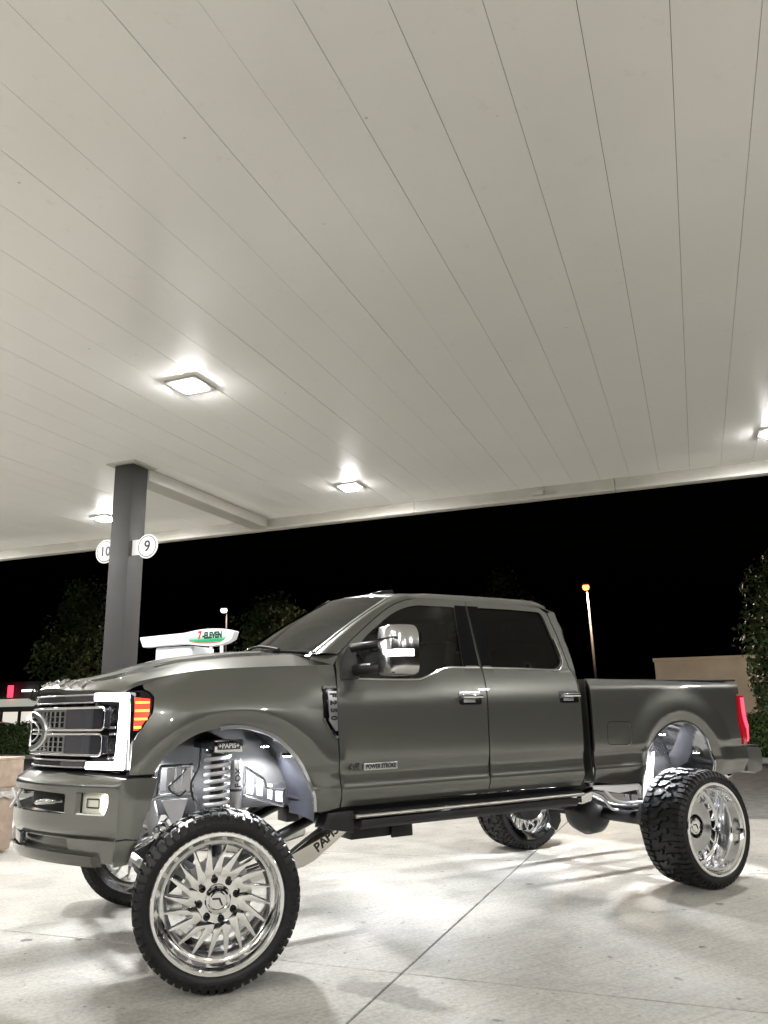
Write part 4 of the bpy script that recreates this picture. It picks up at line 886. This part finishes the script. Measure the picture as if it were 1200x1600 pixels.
# oval emblem
em = MB(); V = []; nn = 40
def oval(ry, rz, off): return [(Xf(math.cos(2 * PI * k / nn) * ry) + off, math.cos(2 * PI * k / nn) * ry, 1.312 + math.sin(2 * PI * k / nn) * rz) for k in range(nn)]
rings = [oval(.265, .122, .02), oval(.265, .122, -.008), oval(.255, .116, -.016), oval(.215, .090, -.016), oval(.205, .084, -.006)]
V = [p for r in rings for p in r]
em.add(V, [(i * nn + k, i * nn + (k + 1) % nn, (i + 1) * nn + (k + 1) % nn, (i + 1) * nn + k) for i in range(4) for k in range(nn)]); eo = em.build('emblem', BRUSH, TR, ang=30)
rr = oval(.208, .085, -.007); mk('emblem_field', rr + [(Xf(0) - .010, 0, 1.312)], [(k, (k + 1) % nn, nn) for k in range(nn)], GLOSSB, eo)
rr2 = oval(.165, .062, -.014); MB().tube(rr2 + [rr2[0]], .005, 6, cap=False).build('emblem_ring', BRUSH, eo, smooth=True)

# ---- front bumper
def Xb(y, z):
    x = -.872 + .43 * abs(y) ** 1.7
    x += .07 * sstep(1.025, 1.085, z) ** 1.5 + .018 * sstep(.80, .74, z) if z > .745 else .028
    return x
def bump(off=0.0): return lambda y, z: (Xb(y, z) + off, y, z)
fogs = [rounded([(s * .690, .868), (s * .885, .868), (s * .905, .93), (s * .90, .988), (s * .695, .988)], .015) for s in (-1, 1)]
cen = rounded([(-.615, .868), (.615, .868), (.615, .975), (.3, .985), (-.3, .985), (-.615, .975)], .015)
bu = sheet('front_bumper', [(-.965, .745), (.965, .745), (.965, 1.062), (.80, 1.075), (.4, 1.085), (-.4, 1.085), (-.80, 1.075), (-.965, 1.062)], bump(), PAINT, TR, holes=fogs + [cen], res=.03, th=.03, inward=INX)
sheet('bumper_top', [(y, 0) for y in [-.965 + .0965 * k for k in range(21)]] + [(y, 1) for y in [.965 - .0965 * k for k in range(21)]], lambda y, t: (Xb(y, 1.083 if abs(y) < .5 else 1.07) + .13 * t, y, 1.085 - .022 * sstep(.5, .965, abs(y)) + .004 * t), BLACKP, bu, res=.08, th=0, inward=lambda v: (0, 0, -1))
va = sheet('bumper_valance', [(-.90, .618), (.90, .618), (.945, .742), (-.945, .742)], lambda y, z: (Xb(y, .74) + .004 + .03 * (.742 - z) / .12, y, z), PAINT, bu, holes=[[(-.60, .672), (.60, .672), (.60, .735), (-.60, .735)]], res=.03, th=.03, inward=INX)
sheet('valance_recess', [(-.62, .665), (.62, .665), (.62, .74), (-.62, .74)], lambda y, z: (Xb(y, .74) + .055, y, z), mat('valance_grey', (.10, .10, .09), .3, .4, coat=.5), va, res=.06, th=0, inward=INX)
MB().box((-.845, -.17, .676), (-.825, .17, .735)).build('plate_panel', GREYPL, va, bevel=.004)
lip = sheet('bumper_lip', [(-.80, .600), (.80, .600), (.80, .655), (.3, .662), (-.3, .662), (-.80, .655)], lambda y, z: (Xb(y, .74) - .012 + .5 * max(0, .63 - z), y, z), mat('lip_gloss', (.075, .075, .066), .12, .5, coat=1), va, res=.03, th=.05, inward=INX)
for s in (-1, 1):
    sheet('bumper_end', [(-.458, 1.060), (-.40, 1.064), (-.268, 1.062), (-.285, .98), (-.335, .82), (-.40, .62), (-.47, .612), (-.47, .745)], lambda x, z, s=s: (x, s * (.965 + .05 * (x + .465) + .02 * math.sin((z - .6) * 5) * sstep(-.46, -.38, x) - .02 * sstep(.74, .62, z)), z), PAINT, bu, res=.03, th=.03, inward=inw(s))
    surf_strip('bumper_seam', [(-.47, .748), (-.42, .752), (-.362, .745)], lambda x, z, s=s: (x, s * (.966 + .05 * (x + .465) + .02 * math.sin((z - .6) * 5) * sstep(-.46, -.38, x)), z), .004, .001, MATS['seam_black'], bu, (0, s, 0))
    surf_strip('bumper_seam', [(s * (.60 + k * .036), .744) for k in range(11)], bump(-.001), .0035, .001, MATS['seam_black'], bu, (-1, 0, 0))
    # fog light
    fg = sheet('fog_light', [(s * .68, .86), (s * .91, .86), (s * .91, .995), (s * .68, .995)], bump(.05), mat('fog_housing', (.78, .78, .68), .25, .2), bu, res=.05, th=0, inward=INX)
    sheet('fog_lens', rounded([(s * .828, .882), (s * .892, .885), (s * .898, .975), (s * .832, .975)], .02), bump(.028), LEDFOG, fg, res=.03, th=.02, inward=INX)
    frame_ = rounded([(s * .72, .905), (s * .80, .905), (s * .80, .95), (s * .72, .95)], .004); surf_strip('fog_frame', frame_ + [frame_[0]], bump(.045), .004, .004, CHASSIS, fg, (-1, 0, 0))
    surf_strip('fog_trim', [(s * (.69 + .0195 * k), .872) for k in range(11)], bump(.012), .008, .006, CHROME, fg, (-1, 0, 0))
    # hooks in the centre opening
    MB().tube(spline([(Xb(.45, .9) + .10, s * .47, .93), (Xb(.45, .9) + .0, s * .47, .932), (Xb(.45, .9) - .035, s * .44, .925), (Xb(.45, .9) - .03, s * .40, .92), (Xb(.45, .9) + .08, s * .39, .92)], 4), .014, 8).build('tow_hook', CHROME, bu, smooth=True)
    sheet('fender_gap', [(-.43, 1.066), (-.28, 1.066), (-.28, 1.083), (-.43, 1.098)], side(s, -.02), MATTEB, TR, res=.06, th=0, inward=inw(s))
sheet('opening_back', [(-.63, .86), (.63, .86), (.63, .99), (-.63, .99)], bump(.11), MATTEB, bu, res=.08, th=0, inward=INX)
for a, b_ in (((-.900, .868), (-.842, .985)), ((-.848, .868), (-.895, .985))): MB().tube([(a[0], -.06, a[1]), (b_[0], -.06, b_[1])], .0095, 8).build('crossed_strap', WHITEP, bu, smooth=True)
MB().box((-.70, -.22, .865), (-.66, .22, .985)).build('cooler_block', CHASSIS, bu)

# ---- wheels
TY_R, RIM_R = .444, .349
def tyre_mesh():
    b = MB(); ro = TY_R - .016
    # carcass: y=0 outer side wall plane, + inward; width .40
    ro = TY_R - .021; prof = [(RIM_R - .004, .012), (RIM_R + .006, .004), (RIM_R + .030, -.004), (RIM_R + .055, .0), (ro - .020, .010), (ro - .006, .022), (ro, .045), (ro + .003, .20), (ro, .355), (ro - .006, .378), (ro - .02, .39), (RIM_R + .05, .40), (RIM_R + .02, .40), (RIM_R - .004, .39)]
    b.lathe(prof, 88)
    NP_ = 30; P_ = 2 * PI / NP_
    def top(th, y): 
        r = TY_R - .010 * (abs(y - .2) / .17) ** 3; return (r * math.cos(th), y, r * math.sin(th))
    def low(th, y): r = ro - .006; return (r * math.cos(th), y, r * math.sin(th))
    def block(poly, th0, sc=.80):
        c = Vector((sum(p[0] for p in poly) / len(poly), sum(p[1] for p in poly) / len(poly)))
        n = len(poly); V = []
        for p in poly: q = c + (Vector(p) - c) * sc; V.append(top(th0 + q.x * P_, q.y))
        for p in poly: V.append(low(th0 + p[0] * P_, p[1]))
        b.add(V, [tuple(range(n))] + [((i + 1) % n, i, i + n, (i + 1) % n + n) for i in range(n)])
    for k in range(NP_):
        t = k * P_
        # interlocking centre blocks (u around in pitches, y across)
        block([(.06, .118), (.44, .104), (.60, .142), (.52, .170), (.90, .196), (.72, .214), (.30, .190), (.16, .150)], t)
        block([(.56, .282), (.18, .296), (.02, .258), (.10, .230), (-.28, .204), (-.10, .186), (.34, .210), (.46, .250)], t + .06 * P_)
        # shoulder lugs, alternating long and short
        for j in range(2):
            u0 = j * .5; e = .018 if (j + k) % 2 else .034
            block([(u0 + .05, e), (u0 + .43, e + .004), (u0 + .47, .074), (u0 + .40, .096 - .012 * j), (u0 + .10, .110 - .018 * j), (u0 + .02, .07)], t)
            block([(u0 + .25, .40 - e), (u0 + .63, .396 - e), (u0 + .67, .326), (u0 + .60, .304 + .012 * j), (u0 + .30, .290 + .018 * j), (u0 + .22, .33)], t)
            # side biters on the outer shoulder
            for y0, sg in ((.0, -1), (.40, 1)):
                a0, a1 = t + (u0 + .08) * P_, t + (u0 + .40) * P_; V = []
                for r, yy in ((ro - .034, 0), (ro - .010, .012), (ro + .008, .028)):
                    yo_ = yy if sg < 0 else .40 - yy
                    for a in (a0, a1): V += [(r * math.cos(a), yo_ + sg * .008, r * math.sin(a)), (r * math.cos(a), yo_ - sg * .012, r * math.sin(a))]
                b.add(V, [(0, 2, 6, 4), (4, 6, 10, 8), (0, 4, 5, 1), (4, 8, 9, 5), (2, 3, 7, 6), (6, 7, 11, 10), (0, 1, 3, 2), (8, 10, 11, 9)])
    me = b.build('tmp', RUBBER, None, ang=28); d = me.data; bpy.data.objects.remove(me); return d
TYRE_ME = tyre_mesh()
def once(o):
    d = o.data; bpy.data.objects.remove(o); return d
WHEEL = {}
def wheel_parts(depth):
    """meshes of one wheel; axis y, outer face at y=0, hub side +y"""
    fr = .284; P = {}
    b = MB(); b.lathe([(RIM_R - .006, .05), (RIM_R, .012), (RIM_R, .0), (RIM_R - .006, -.006), (RIM_R - .020, -.006), (RIM_R - .024, -.002), (RIM_R - .027, .010), (RIM_R - .036, .022), (RIM_R - .044, depth * .45), (RIM_R - .050, depth - .022), (RIM_R - .058, depth - .016), (fr, depth - .014), (fr - .006, depth - .008), (fr - .008, depth + .03), (fr - .02, depth + .05), (.262, min(.36, depth + .10)), (.27, .36), (.30, .385), (.335, .395), (RIM_R - .006, .40), (RIM_R - .004, .38), (.305, .36), (.30, .1), (RIM_R - .016, .06)], 96)
    P['rim'] = once(b.build('t', POLISH, None, ang=25))
    # forked spoke at angle 0 (local), swept
    def pt(r, deg):
        a = math.radians(deg - 11.5 * (r - .125) / .16); return (r * math.cos(a), r * math.sin(a))
    out = [pt(.116, -18.2), pt(.150, -18.05), pt(.158, -17.4), pt(.165, -15.4), pt(fr, -10.2), pt(fr, -8.0), pt(.152, -1.2), pt(.146, 0), pt(.152, 1.2), pt(fr, 8.0), pt(fr, 10.2), pt(.165, 15.4), pt(.158, 17.4), pt(.150, 18.05), pt(.116, 18.2)]
    def dz(x, y): r = math.hypot(x, y); return depth - .004 + .020 * max(0, (fr - r) / fr) ** 1.2
    b = MB(); b.prism(out, lambda x, y: (x, dz(x, y), y), lambda x, y: (x, dz(x, y) + .034, y)); P['spoke'] = once(b.build('t', POLISH, None, bevel=.0035, seg=2))
    b = MB(); y0 = depth + .013; b.lathe([(.001, y0), (.060, y0), (.122, y0 + .0005), (.124, y0 + .03), (.001, y0 + .03)], 64); P['hub_disc'] = once(b.build('t', POLISH, None, ang=30))
    b = MB(); b.lathe([(.001, y0 - .050), (.040, y0 - .050), (.045, y0 - .042), (.052, y0 - .046), (.062, y0 - .044), (.069, y0 - .034), (.071, y0)], 40); P['centre_cap'] = once(b.build('t', CHROME, None, ang=25))
    ch = MB(); yy = y0 - .0515
    ch.prism([(-.030, .016), (.010, .016), (.028, -.024), (.018, -.024), (.003, .007), (-.030, .007)], lambda x, z: (x, yy, z), lambda x, z: (x, yy + .003, z)); P['cap_mark'] = once(ch.build('t', SIGNK, None))
    b = MB(); b.lathe([(.001, -.040), (.010, -.038), (.014, -.032), (.0145, -.004), (.019, -.001), (.019, .004)], 12); P['lug_nut'] = once(b.build('t', mat('black_chrome', (.05, .05, .055), .12, 1.0), None, ang=30)); P['_y0'] = y0
    b = MB(); b.lathe([(.001, 0), (.0045, 0), (.005, .004), (.005, .01)], 8); P['rivet'] = once(b.build('t', CHROME, None, smooth=True))
    b = MB(); b.lathe([(.09, .20), (.19, .20), (.19, .235), (.09, .235)], 48); P['brake_disc'] = once(b.build('t', BRUSH, None, ang=30))
    return P
def wheel(x, y, rz, depth, label, rot):
    if depth not in WHEEL: WHEEL[depth] = wheel_parts(depth)
    P = WHEEL[depth]; w = bpy.data.objects.new('wheel', P['rim']); COL.objects.link(w); w.parent = TR; w.location = (x, y, TY_R - .003); w.rotation_euler = (0, 0, rz); w['label'] = label
    def ch(nm, me, loc=(0, 0, 0), ry=0.0):
        o = bpy.data.objects.new(nm, me); COL.objects.link(o); o.parent = w; o.location = loc; o.rotation_euler = (0, ry, 0); return o
    ch('tyre', TYRE_ME, ry=.3)
    for k in range(10): ch('spoke', P['spoke'], ry=rot + k * 2 * PI / 10)
    ch('hub_disc', P['hub_disc']); ch('centre_cap', P['centre_cap']); ch('cap_mark', P['cap_mark'])
    for k in range(8):
        a = k * PI / 4 + .2; ch('lug_nut', P['lug_nut'], (.099 * math.cos(a), P['_y0'], .099 * math.sin(a)))
    for k in range(20):
        a = k * PI / 10 + .1; ch('rivet', P['rivet'], (.291 * math.cos(a), depth - .016, .291 * math.sin(a)))
    ch('brake_disc', P['brake_disc'])
ST = math.radians(-17)
YO = 1.287
wheel(.0, -YO, ST, .085, 'near front wheel turned to show its polished face', .1)
wheel(.24, YO - .04, PI + ST, .085, 'far front wheel seen behind the bumper', .3)
wheel(4.056, -YO, 0, .235, 'near rear wheel with a very deep polished dish', .2)
wheel(4.056, YO, PI, .235, 'far rear wheel seen under the cab', .5)

# ---- chassis
for s in (-1, 1):
    MB().box((-.62, min(s * .39, s * .47), .80), (5.05, max(s * .39, s * .47), .94)).build('frame_rail', CHASSIS, TR, bevel=.008)
for x in (.95, 1.9, 3.2, 4.7): MB().box((x - .05, -.40, .80), (x + .05, .40, .88)).build('crossmember', CHASSIS, TR, bevel=.01)
MB().box((.75, -.93, .845), (3.0, .93, .862)).build('floor_pan', CHASSIS, TR)
MB().box((-.5, -.42, .95), (.78, .42, 1.46)).build('engine_block', CHASSIS, TR, bevel=.05)
MB().box((1.1, -.16, .60), (2.1, .16, .86)).build('gearbox', CHASSIS, TR, bevel=.06)
MB().tube([(2.1, .05, .70), (3.95, .12, .50)], .045, 12).build('drive_shaft', CHASSIS, TR, smooth=True)
MB().box((1.15, -.62, .555), (1.62, -.44, .66)).build('frame_bracket', CHASSIS, TR, bevel=.012)
MB().box((1.46, -.645, .545), (1.63, -.625, .672)).build('bracket_plate', CHASSIS, TR, bevel=.004)
MB().box((1.15, .44, .555), (1.62, .62, .66)).build('frame_bracket', CHASSIS, TR, bevel=.012)
MB().prism([(3.28, .80), (3.62, .80), (3.60, .60), (3.36, .62)], lambda x, z: (x, -.47, z), lambda x, z: (x, -.44, z)).build('spring_hanger', CHASSIS, TR, bevel=.006)
# white plate standing in for the lit bed underside, and a polished brace
MB().prism([(3.10, .80), (3.62, .785), (3.66, .74), (3.4, .725), (3.12, .77)], lambda x, z: (x, -.93, z), lambda x, z: (x, -.905, z)).build('lit_underside_and_brace', WHITEP, TR, bevel=.008)
MB().prism([(3.625, .84), (3.66, .84), (3.68, .60), (3.65, .60)], lambda x, z: (x, -.80, z), lambda x, z: (x, -.74, z)).build('lit_underside_and_brace', DCHROME, TR, bevel=.01)
for pts in ([(3.06, -.93, .755), (3.25, -.88, .70), (3.42, -.80, .60), (3.56, -.74, .57)], [(3.22, -.93, .77), (3.36, -.90, .68), (3.55, -.84, .635), (3.78, -.80, .62)], [(3.80, -.84, .66), (3.815, -.82, .5), (3.82, -.8, .40)]): MB().tube(spline(pts, 6), .011, 8).build('brake_hose', WHITEP, TR, smooth=True)
# ---- rear axle
ax = MB(); ax.tube([(4.056, -1.05, TY_R), (4.056, 1.05, TY_R)], .055, 14); ra = ax.build('rear_axle', CHASSIS, TR, ang=40)
b = MB(); b.lathe([(.001, -.20), (.10, -.19), (.17, -.12), (.20, 0), (.17, .12), (.10, .19), (.001, .20)], 24, 'y', c=(4.03, .08, TY_R + .0)); b.build('differential', CHASSIS, ra, ang=40)
for s in (-1, 1):
    MB().lathe([(.001, 0), (.16, 0), (.17, .03), (.17, .10), (.05, .12)], 24, c=(4.056, s * .90, TY_R)).build('drum', CHASSIS, ra, ang=40)
    b = MB(); b.prism([(4.0, .62), (4.12, .62), (4.14, .30), (4.08, .22), (4.02, .26), (3.98, .42)], lambda x, z: (x, s * .56, z), lambda x, z: (x, s * .60, z)); b.build('shock_mount', CHASSIS, ra, bevel=.008)
    lf = MB(); lf.tube(spline([(3.35, s * .5, .72), (3.7, s * .5, .58), (4.056, s * .5, .54), (4.4, s * .5, .60), (4.8, s * .5, .80)], 6), .028, 8); lf.build('leaf_spring', CHASSIS, TR, smooth=True)
    MB().tube([(4.0, s * .62, .40), (4.1, s * .66, 1.0)], .036, 14).build('shock_absorber', WHITEP, TR, smooth=True)
    MB().box((3.72, min(s * .50, s * .53), .96), (4.02, max(s * .50, s * .53), 1.06)).build('frame_gusset', CHROME, TR, bevel=.006)
    for k in range(4): MB().tube([(3.75 + k * .07, s * .535, .975), (3.77 + k * .07, s * .535, 1.045)], .012, 8).build('gusset_slot', WHITEP if k % 2 else CHASSIS, TR)
# ---- front axle and suspension
ax = MB(); ax.tube([(.12, -.92, TY_R), (.12, .92, TY_R)], .052, 14); fa = ax.build('front_axle', CHASSIS, TR, ang=40)
b = MB(); b.lathe([(.001, -.17), (.10, -.15), (.16, -.06), (.17, .03), (.14, .10), (.001, .15)], 24, 'y', c=(.11, .30, TY_R)); b.build('differential', CHASSIS, fa, ang=40)
for s in (-1, 1):
    MB().box((.05, min(s * .86, s * 1.0), TY_R - .15), (.19, max(s * .86, s * 1.0), TY_R + .16)).build('knuckle', BRUSH, fa, bevel=.03)
    # coil-over
    cx_, cy_ = .17, s * .72
    hel = [(cx_ + .072 * math.cos(t), cy_ + .072 * math.sin(t), .80 + .37 * t / (2 * PI * 8.5)) for t in [2 * PI * 8.5 * k / 170 for k in range(171)]]
    co = MB().tube(hel, .0125, 8).build('coil_spring', WHITEP, TR, smooth=True)
    MB().tube([(cx_, cy_, .56), (cx_, cy_, 1.2)], .042, 16).build('damper', CHASSIS, co, ang=40)
    MB().lathe([(.001, 1.165), (.085, 1.165), (.085, 1.19), (.06, 1.20), (.001, 1.20)], 28, 'z', c=(cx_, cy_, 0)).build('spring_cap', CHROME, co, ang=40)
    MB().lathe([(.001, .775), (.085, .775), (.085, .795), (.001, .80)], 28, 'z', c=(cx_, cy_, 0)).build('spring_seat', CHASSIS, co, ang=40)
    pl = MB().box((.115, min(s * .80, s * .815), 1.17), (.295, max(s * .80, s * .815), 1.245)).build('name_plate', CHROME, TR, bevel=.012)
    MB().box((.133, min(s * .815, s * .8175), 1.186), (.277, max(s * .815, s * .8175), 1.229)).build('plate_field', SIGNK, pl)
    lettering('plate_letters', '+PAPIS+', (.205, s * .819, 1.207), (1, 0, 0) if s < 0 else (-1, 0, 0), (0, 0, 1), .038, SIGNW, pl, .001, offset=.001)
    MB().box((.10, min(s * .45, s * .80), 1.19), (.31, max(s * .45, s * .80), 1.235)).build('shock_tower', CHASSIS, TR, bevel=.01)
    rs_ = MB().tube([(.265, s * .79, .80), (.265, s * .79, .84), (.265, s * .79, 1.10), (.265, s * .79, 1.125)], [.034, .036, .036, .030], 18).build('reservoir', BRUSH, TR, ang=40)
    MB().lathe([(.038, .94), (.038, .955)], 18, 'z', c=(.265, s * .79, 0)).build('reservoir_band', CHASSIS, rs_)
    for i, chx in enumerate('FOX'): lettering('reservoir_letter', chx, (.265, s * .8275, .975 + i * .042), (0, 0, 1) if s < 0 else (0, 0, 1), (-1, 0, 0) if s < 0 else (1, 0, 0), .05, SIGNK, rs_, .001, offset=.002)
    # open polished brackets: left of the spring, right of the spring
    def openframe(nm, pts, y, w, bars, m_):
        b = MB(); n = len(pts)
        for i in range(n):
            a, c = pts[i], pts[(i + 1) % n]; b.tube([(a[0], y, a[1]), (c[0], y, c[1])], w, 6)
        o = b.build(nm, m_, TR, ang=40)
        for q in bars:
            mk('bracket_panel', [(x, y + s * -.004, z) for x, z in q], [tuple(range(len(q)))], WHITEP, o)
        return o
    y = s * .66
    openframe('open_bracket', [(-.165, 1.10), (.03, 1.10), (.035, .93), (-.175, .93)], y, .009, [[(-.21, 1.05), (-.165, 1.09), (-.165, .92), (-.24, .93)], [(-.12, 1.085), (-.075, 1.085), (-.075, .95), (-.125, .95)], [(-.06, 1.085), (-.035, 1.085), (-.035, .94), (-.06, .94)], [(-.02, 1.085), (.02, 1.085), (.02, .945), (-.025, .945)]], POLISH)
    openframe('open_bracket', [(.37, 1.07), (.50, .99), (.52, .935), (.645, .92), (.635, .815), (.37, .895)], y, .008, [[(.385, 1.03), (.43, 1.02), (.43, .90), (.385, .91)], [(.455, 1.0), (.495, .98), (.495, .885), (.455, .895)], [(.53, .96), (.56, .95), (.56, .86), (.53, .87)], [(.585, .91), (.63, .905), (.63, .84), (.585, .85)]], POLISH)
    MB().prism([(-.15, .905), (.01, .905), (-.035, .76), (-.075, .76)], lambda x, z: (x, s * .67, z), lambda x, z: (x, s * .65, z)).build('gusset_plate', WHITEP, TR, bevel=.004)
    MB().tube(spline([(-.24, s * .7, .86), (-.20, s * .7, .925), (-.10, s * .7, .935), (.02, s * .7, .925), (.06, s * .7, .86), (.05, s * .7, .76)], 5), .012, 8).build('steering_hose', BRUSH, TR, smooth=True)
    MB().tube([(-.22, s * .62, .95), (-.20, s * .66, .80), (-.18, s * .66, .72)], [.035, .04, .03], 12).build('bump_stop', WHITEP if s < 0 else CHASSIS, TR, smooth=True)
    MB().lathe([(.001, -.05), (.045, -.04), (.055, 0), (.045, .04), (.001, .05)], 16, 'y', c=(-.15, s * .68, .74)).build('ball_joint', CHROME, TR, smooth=True)
    MB().tube([(-.20, s * .80, .60), (-.18, s * .70, .56), (-.12, s * .62, .52)], [.02, .028, .02], 12).build('ball_joint', BRUSH, TR, smooth=True)
    # radius arm with cut lettering
    ol = [(.03, .43), (.40, .38), (.78, .435), (.86, .465), (1.10, .62), (1.13, .68), (1.05, .715), (.98, .695), (.74, .555), (.70, .53), (.40, .47), (.03, .50)]
    arm = MB(); arm.prism(ol, lambda x, z: (x, s * .665, z), lambda x, z: (x, s * .60, z)); ar = arm.build('radius_arm', mat('arm_polished', (.86, .83, .77), .14, 1.0), TR, bevel=.008)
    d = Vector((.27, .20)).normalized()
    lettering('arm_letters', 'PAPIS', (.945, s * .6665, .590), (d.x, 0, d.y) if s < 0 else (-d.x, 0, -d.y) , (-d.y, 0, d.x) if s < 0 else (d.y, 0, -d.x) if False else (-d.y, 0, d.x), .082, SIGNK, ar, .001, offset=.002) if s < 0 else None
    MB().tube([(.45, s * .34, .48), (1.15, s * .36, .74)], .035, 12).build('lower_link', CHASSIS, TR, smooth=True)
    MB().prism([(1.0, .68), (1.14, .66), (1.2, .84), (.96, .84)], lambda x, z: (x, s * .68, z), lambda x, z: (x, s * .50, z)).build('arm_bracket', BRUSH if s < 0 else CHASSIS, TR, bevel=.01)
MB().tube([(-.32, -.70, .655), (-.20, -.62, .69), (-.02, -.2, .70), (.0, .60, .62)], [.017, .022, .022, .02], 12).build('tie_rod', POLISH, TR, smooth=True)
MB().tube([(-.26, -.84, .57), (-.24, -.2, .58), (-.2, .84, .55)], .024, 12).build('steering_link', WHITEP, TR, smooth=True)
MB().tube(spline([(-.02, -.70, 1.08), (-.06, -.69, 1.03), (-.12, -.70, .98), (-.06, -.71, .93), (-.02, -.72, .96)], 6), .006, 6).build('wire', CHASSIS, TR, smooth=True)
MB().tube(spline([(.05, -.75, 1.22), (.04, -.76, 1.10), (.0, -.75, 1.0), (.02, -.74, .90)], 6), .007, 6).build('wire', CHASSIS, TR, smooth=True)

# ---- cabin
SEAT = mat('seat_leather', (.03, .028, .026), .5)
MB().box((.78, -.78, 1.30), (1.15, .78, 1.70)).build('dashboard', BLACKP, TR, bevel=.06)
sw_ = MB(); sw_.tube([(1.26 + .07 * math.cos(t), -.38 + .19 * math.sin(t), 1.62 + .175 * math.cos(t)) for t in [2 * PI * k / 32 for k in range(33)]], .016, 8, cap=False); swo = sw_.build('steering_wheel', BLACKP, TR, smooth=True)
MB().tube([(1.1, -.38, 1.55), (1.26, -.38, 1.62)], .04, 10).build('steering_column', BLACKP, swo, smooth=True)
for y in (-.40, .40):
    for x0 in (1.50, 2.32):
        st_ = MB().box((x0 - .05, y - .25, 1.18), (x0 + .48, y + .25, 1.36)).build('seat', SEAT, TR, bevel=.06)
        MB().prism([(x0 + .38, 1.34), (x0 + .50, 1.34), (x0 + .60, 1.90), (x0 + .48, 1.90)], lambda x, z: (x, y - .24, z), lambda x, z: (x, y + .24, z)).build('seat_back', SEAT, st_, bevel=.05)
        MB().box((x0 + .49, y - .13, 1.90), (x0 + .60, y + .13, 2.06)).build('headrest', SEAT, st_, bevel=.04)

# ---- rock lights under the truck
def rock(x, y, z, w, aim=(0, 0, -1), r=.03, ang=150, size=.03):
    h = MB(); h.lathe([(.001, .014), (r, .012), (r, -.004), (.001, -.004)], 16, 'z', c=(x, y, z)); o = h.build('rock_light', CHASSIS, TR, ang=30)
    e = MB(); e.lathe([(.001, -.010), (r * .8, -.009), (r * .85, -.0045)], 16, 'z', c=(x, y, z)); e.build('rock_lens', emitter('rock_white', (.93, .95, 1.0), 60.0), o, smooth=True)
    ld = bpy.data.lights.new('rock_light_lamp', 'SPOT'); ld.energy = w; ld.color = (.95, .965, 1.0); ld.shadow_soft_size = size; ld.spot_size = math.radians(ang); ld.spot_blend = .35
    lo = bpy.data.objects.new('rock_light_lamp', ld); COL.objects.link(lo); lo.parent = o; lo.location = (x, y, z - .03); lo.rotation_euler = Vector(aim).to_track_quat('-Z', 'Y').to_euler()
for s in (-1, 1):
    rock(.52, s * .62, 1.19, ROCK_W, (-.1, s * .1, -1), ang=156); rock(-.17, s * .55, 1.18, ROCK_W * .7, (.05, s * .1, -1), ang=150)
    rock(4.30, s * .64, 1.14, ROCK_W * 1.2, (-.3, s * .05, -1), ang=160); rock(3.84, s * .64, 1.12, ROCK_W * .7, (-.3, s * .1, -1), ang=156)
    rock(2.0, s * .52, .79, ROCK_W * .6, (0, s * .1, -1), ang=164)
    rock(.56, s * .885, 1.14, 22, (-.55, -s * .6, -.45), ang=120); rock(4.40, s * .90, .99, 20, (-.5, -s * .7, .25), ang=130)  # extra inward spots, added to brighten the suspension and rear wheel wells
